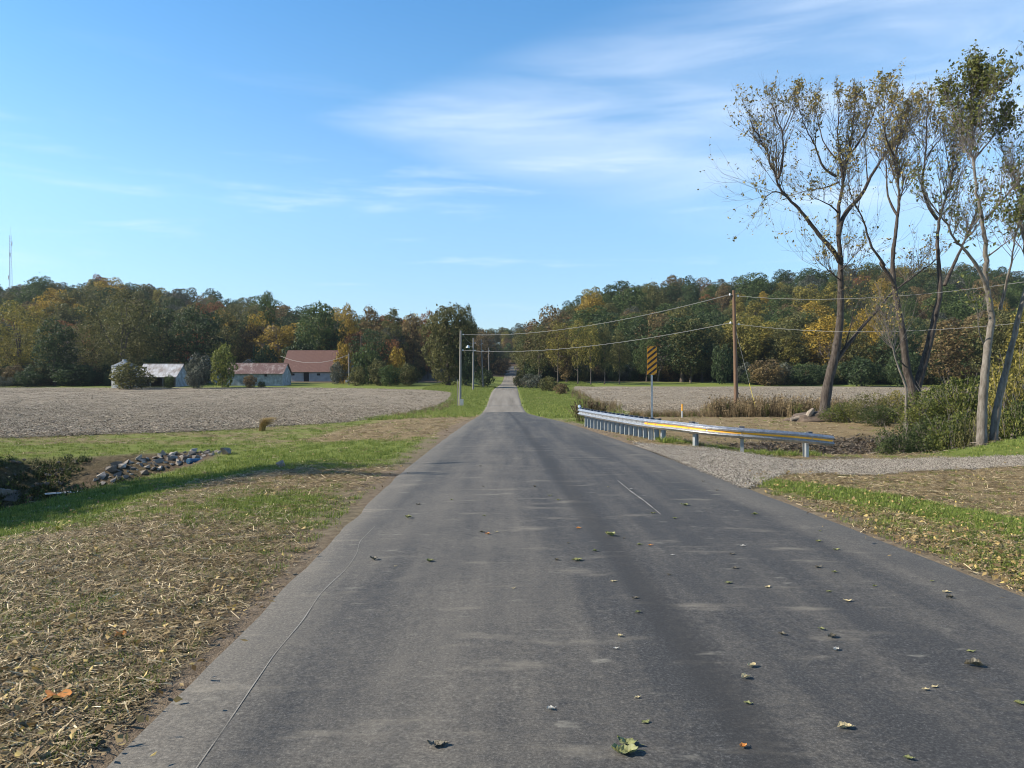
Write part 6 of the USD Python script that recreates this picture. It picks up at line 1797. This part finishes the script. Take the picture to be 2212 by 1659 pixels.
# ------------------------------------------------------------------ leaves lying on the asphalt
for nm, c in (('leaf_on_road_green', (0.125, 0.130, 0.045)), ('leaf_on_road_tan', (0.33, 0.27, 0.15)), ('leaf_on_road_dark', (0.070, 0.060, 0.040)), ('leaf_on_road_orange', (0.42, 0.16, 0.030)), ('leaf_on_road_white', (0.36, 0.34, 0.30))):
    plain(nm, c, 0.6, vary=0.3, scale=40)
z4m = lambda x, y: (884.8 + .28 * x, 1194.5 + .28 * y)
z5m = lambda x, y: (1592.6 + .28 * x, 1238.7 + .28 * y)
z3m = lambda x, y: (1504.2 + .32 * x, 955.6 + .32 * y)
zmm = lambda x, y: (619.4 + .4 * x, 884.8 + .4 * y)
LEAVES = [(z4m, 205, 1490, 'd', 1.0), (z4m, 250, 1480, 'd', .6), (z4m, 1680, 1480, 'g', 1.3), (z4m, 1660, 1545, 'g', 1.5), (z4m, 1820, 1310, 'g', .55), (z4m, 1088, 1210, 'w', .5), (z4m, 1590, 742, 'w', .4), (z4m, 1620, 648, 't', .5), (z4m, 1755, 1120, 't', .4),
          (z4m, 1570, 222, 't', .6), (z4m, 1760, 462, 'g', .6), (z4m, 800, 275, 't', .4), (z4m, 155, 68, 'g', .9), (z4m, 1135, 55, 'd', .5), (z4m, 1290, 60, 'g', 1.0), (z4m, 2000, 172, 'd', .5), (z4m, 2025, 20, 'w', .5), (z4m, 1740, 350, 'd', .6),
          (z5m, 110, 722, 't', .8), (z5m, 65, 810, 't', .8), (z5m, 80, 1008, 'g', .55), (z5m, 830, 1195, 't', 1.0), (z5m, 1830, 716, 'd', 1.2), (z5m, 1800, 605, 'g', .6), (z5m, 730, 494, 'd', .8), (z5m, 650, 437, 'g', .6), (z5m, 345, 476, 'd', .6), (z5m, 850, 216, 't', .8), (z5m, 232, 108, 't', .8),
          (z5m, 1058, 103, 'g', .5), (z5m, 705, 143, 'g', .5), (z5m, 1612, 148, 't', .7), (z5m, 1640, 190, 'd', .7), (z5m, 1500, 64, 'g', .4), (z5m, 1450, 902, 't', .4), (z5m, 1520, 878, 't', .45), (z5m, 2190, 1010, 'g', .8), (z5m, 45, 1346, 'o', .5), (z5m, 1320, 1438, 'g', .5), (z5m, 765, 592, 'w', .6),
          (z3m, 395, 490, 'g', .9), (z3m, 825, 672, 'g', .7), (z3m, 945, 726, 'g', .8), (z3m, 240, 756, 'd', .7), (z3m, 262, 852, 'd', .8), (z3m, 315, 700, 'w', .7), (z3m, 820, 846, 'd', .9), (z3m, 932, 880, 'g', .6), (z3m, 835, 600, 'g', .5), (z3m, 140, 326, 'd', .7), (z3m, 45, 265, 'd', .7), (z3m, 215, 952, 'g', .7),
          (zmm, 655, 586, 'g', 1.2), (zmm, 710, 514, 'd', .8), (zmm, 890, 488, 'g', .6), (zmm, 1340, 418, 'd', .8), (zmm, 1060, 416, 'd', .6), (zmm, 1045, 306, 'd', .8), (zmm, 1465, 490, 'g', .8), (zmm, 1420, 466, 'g', .7), (zmm, 1065, 574, 'g', .6), (zmm, 1055, 664, 'd', .8), (zmm, 1085, 674, 'o', .6), (zmm, 1132, 662, 't', .6),
          (zmm, 1575, 643, 'o', .7), (zmm, 1748, 682, 'g', 1.4), (zmm, 1905, 732, 'g', .7), (zmm, 1962, 735, 'o', .5), (zmm, 1820, 697, 'd', .5), (zmm, 1520, 724, 'd', .5), (zmm, 1665, 766, 'g', .7), (zmm, 1565, 816, 'g', 1.2), (zmm, 1458, 814, 'd', .6), (zmm, 1978, 562, 'g', .9), (zmm, 2095, 590, 'g', .8), (zmm, 2150, 518, 'g', 1.4),
          (zmm, 1858, 430, 'w', .7), (zmm, 470, 812, 'd', 1.0), (zmm, 772, 820, 'g', .9), (zmm, 655, 345, 'd', .8), (zmm, 1735, 420, 't', .5), (zmm, 585, 848, 't', .3)]
LW = {'g': ('yellow green', 'leaf_on_road_green'), 't': ('pale tan', 'leaf_on_road_tan'), 'd': ('dark curled', 'leaf_on_road_dark'), 'o': ('orange', 'leaf_on_road_orange'), 'w': ('bleached', 'leaf_on_road_white')}
SPECIAL = {2: 'curled yellow green leaf behind its twin in the lower middle of the asphalt', 3: 'largest curled yellow green leaf in the lower middle of the asphalt', 0: 'dark leaf standing on edge in the lower middle left of the road',
           21: 'crumpled tan leaf at the lower right of the asphalt', 22: 'long dark curled leaf near the right picture edge on the asphalt', 18: 'crumpled tan leaf just above the pale one right of the lane joint', 19: 'pale crumpled leaf right of the lane joint', 69: 'jagged yellow green leaf lying on the lane joint'}
lr = np.random.default_rng(640)
NU, NV = 9, 5


def leaf_mesh(size, curl, fold):
    u = np.linspace(-1, 1, NU); v = np.linspace(-1, 1, NV)
    U, Vv = np.meshgrid(u, v, indexing='ij')
    w = (1 - np.abs(U) ** 1.8) ** 0.8 * (0.62 + 0.12 * np.cos(U * 9 + lr.uniform(0, 6))) + 0.04
    x = U * size / 2; y = Vv * w * size / 2
    z = curl * (U ** 2) * size * 0.32 + fold * np.abs(Vv) ** 1.4 * w * size * 0.42 + 0.05 * size * np.sin(U * 5 + Vv * 3 + lr.uniform(0, 6))
    z = z - z.min() + 0.002
    return grid_mesh(x, y, z)


def road_z(x, y):
    cl, cr = road_edges(np.array(y)); q_ = (x - cl) / (cr - cl)
    return float(_rz(y) + CAMZ + 0.012 + 0.035 * (1 - (2 * q_ - 1) ** 2))


for i, (fn, x, y, c, s) in enumerate(LEAVES):
    px, py = fn(x, y)
    d = 3.0
    for _ in range(30):
        d = (CAMZ - road_z((px - CX) / F * d, d)) * F / (py - HOR)
    X0 = (px - CX) / F * d
    word, mt = LW[c]
    where = 'near the viewer' if d < 6 else 'midway' if d < 11 else 'far ahead'
    side = 'left of the lane joint' if X0 < 1.17 - 0.019 * d else 'right of the lane joint'
    o = thing('fallen_leaf', SPECIAL.get(i, f'{word} leaf on the asphalt {side} {where}'), 'leaf', (X0, d, road_z(X0, d) + 0.001), rz=lr.uniform(-0.6, 0.6), group=None if i in SPECIAL else f'{word} leaves on the asphalt {side} {where}')
    size = 0.078 * s * lr.uniform(0.9, 1.15)
    part('blade', leaf_mesh(size, lr.uniform(0.1, 0.8), lr.uniform(0.2, 1.1)), mt, o)
    mm = MB(); mm.tube([(size * 0.48, 0, 0.006), (size * 0.62, 0.004, 0.012), (size * 0.78, 0.01, 0.010)], 0.0012, 3); mm.build('stalk', mt, o)
for px, py, lb in ((122, 1517, 'bright orange maple leaf lying on the straw at lower left'), (260, 1380, 'small rust orange leaf on the straw left of the road')):
    p = hit(px, py)
    o = thing('maple_leaf', lb, 'leaf', p + [0, 0, 0.03], rz=0.3)
    sz = 0.075 if px < 200 else 0.04
    a = np.linspace(0, 2 * np.pi, 22, endpoint=False)
    r = sz * (0.55 + 0.45 * np.abs(np.cos(2.5 * a)) ** 1.5)
    v = np.vstack([[0, 0, 0.004], np.stack([r * np.cos(a), r * np.sin(a), 0.016 * np.sin(3 * a) + 0.010], 1)])
    f = [(0, k + 1, (k + 1) % 22 + 1) for k in range(22)]
    part('blade', (v, np.array(f)), 'leaf_on_road_orange', o)
    mm = MB(); mm.tube([(0, 0, 0.004), (-sz * 1.3, 0.01, 0.006)], 0.0015, 3); mm.build('stalk', 'leaf_on_road_tan', o)

# scrapes on the asphalt: thin pale films of dust ground into the surface
plain('scrape', (0.19, 0.178, 0.155), 0.9, vary=0.25, scale=60)


def road_pt(px, py):
    d = 3.0
    for _ in range(40):
        d = (CAMZ - road_z((px - CX) / F * d, d)) * F / (py - HOR)
    return np.array([(px - CX) / F * d, d])


def scrape(pts, w, label):
    P = smooth_path([road_pt(*p) for p in pts], 60)
    tg = np.gradient(P, axis=0); tg /= np.linalg.norm(tg, axis=1, keepdims=True)
    nn = np.stack([-tg[:, 1], tg[:, 0]], 1)
    ww = w * (0.25 + 1.3 * np.clip(fbm2(np.arange(60), 0 * np.arange(60), 0.35, 91) * 2.2 - 0.6, 0.05, 1)) * np.sin(np.linspace(0.15, np.pi - 0.05, 60)) ** 0.4
    a, b = P - nn * ww[:, None] / 2, P + nn * ww[:, None] / 2
    Xs = np.stack([a[:, 0], b[:, 0]], 1); Ys = np.stack([a[:, 1], b[:, 1]], 1)
    Zs = np.vectorize(road_z)(Xs, Ys) + 0.004
    o = part('scrape_mark', grid_mesh(Xs, Ys, Zs), 'scrape')
    tag(o, label, 'mark')


scrape([(810, 1137), (782, 1165), (768, 1200), (745, 1232), (700, 1275), (645, 1352), (600, 1405), (560, 1462), (480, 1580), (425, 1659), (330, 1800)], 0.007, 'long pale curving scrape along the left wheel path')
scrape([(1334, 1038), (1362, 1061), (1395, 1085), (1428, 1112)], 0.022, 'short straight pale scrape right of the lane joint')

# ------------------------------------------------------------------ the air
HAZE = 0.00006
usdkit.material(stage, '/World/Looks/haze', {'v': ('principled_volume', {'color': (0.80, 0.89, 1.0), 'density': HAZE, 'anisotropy': 0.3})}, [], volume='v.volume')
m = MB(); m.box(-1650, 1650, -75, 1700, -8.0, 140.0)
hz = usdkit.mesh(stage, '/World/haze', m.mesh(), '/World/Looks/haze')
tag(hz, 'thin pale haze in the air over the fields and woods', 'haze', kind='stuff')
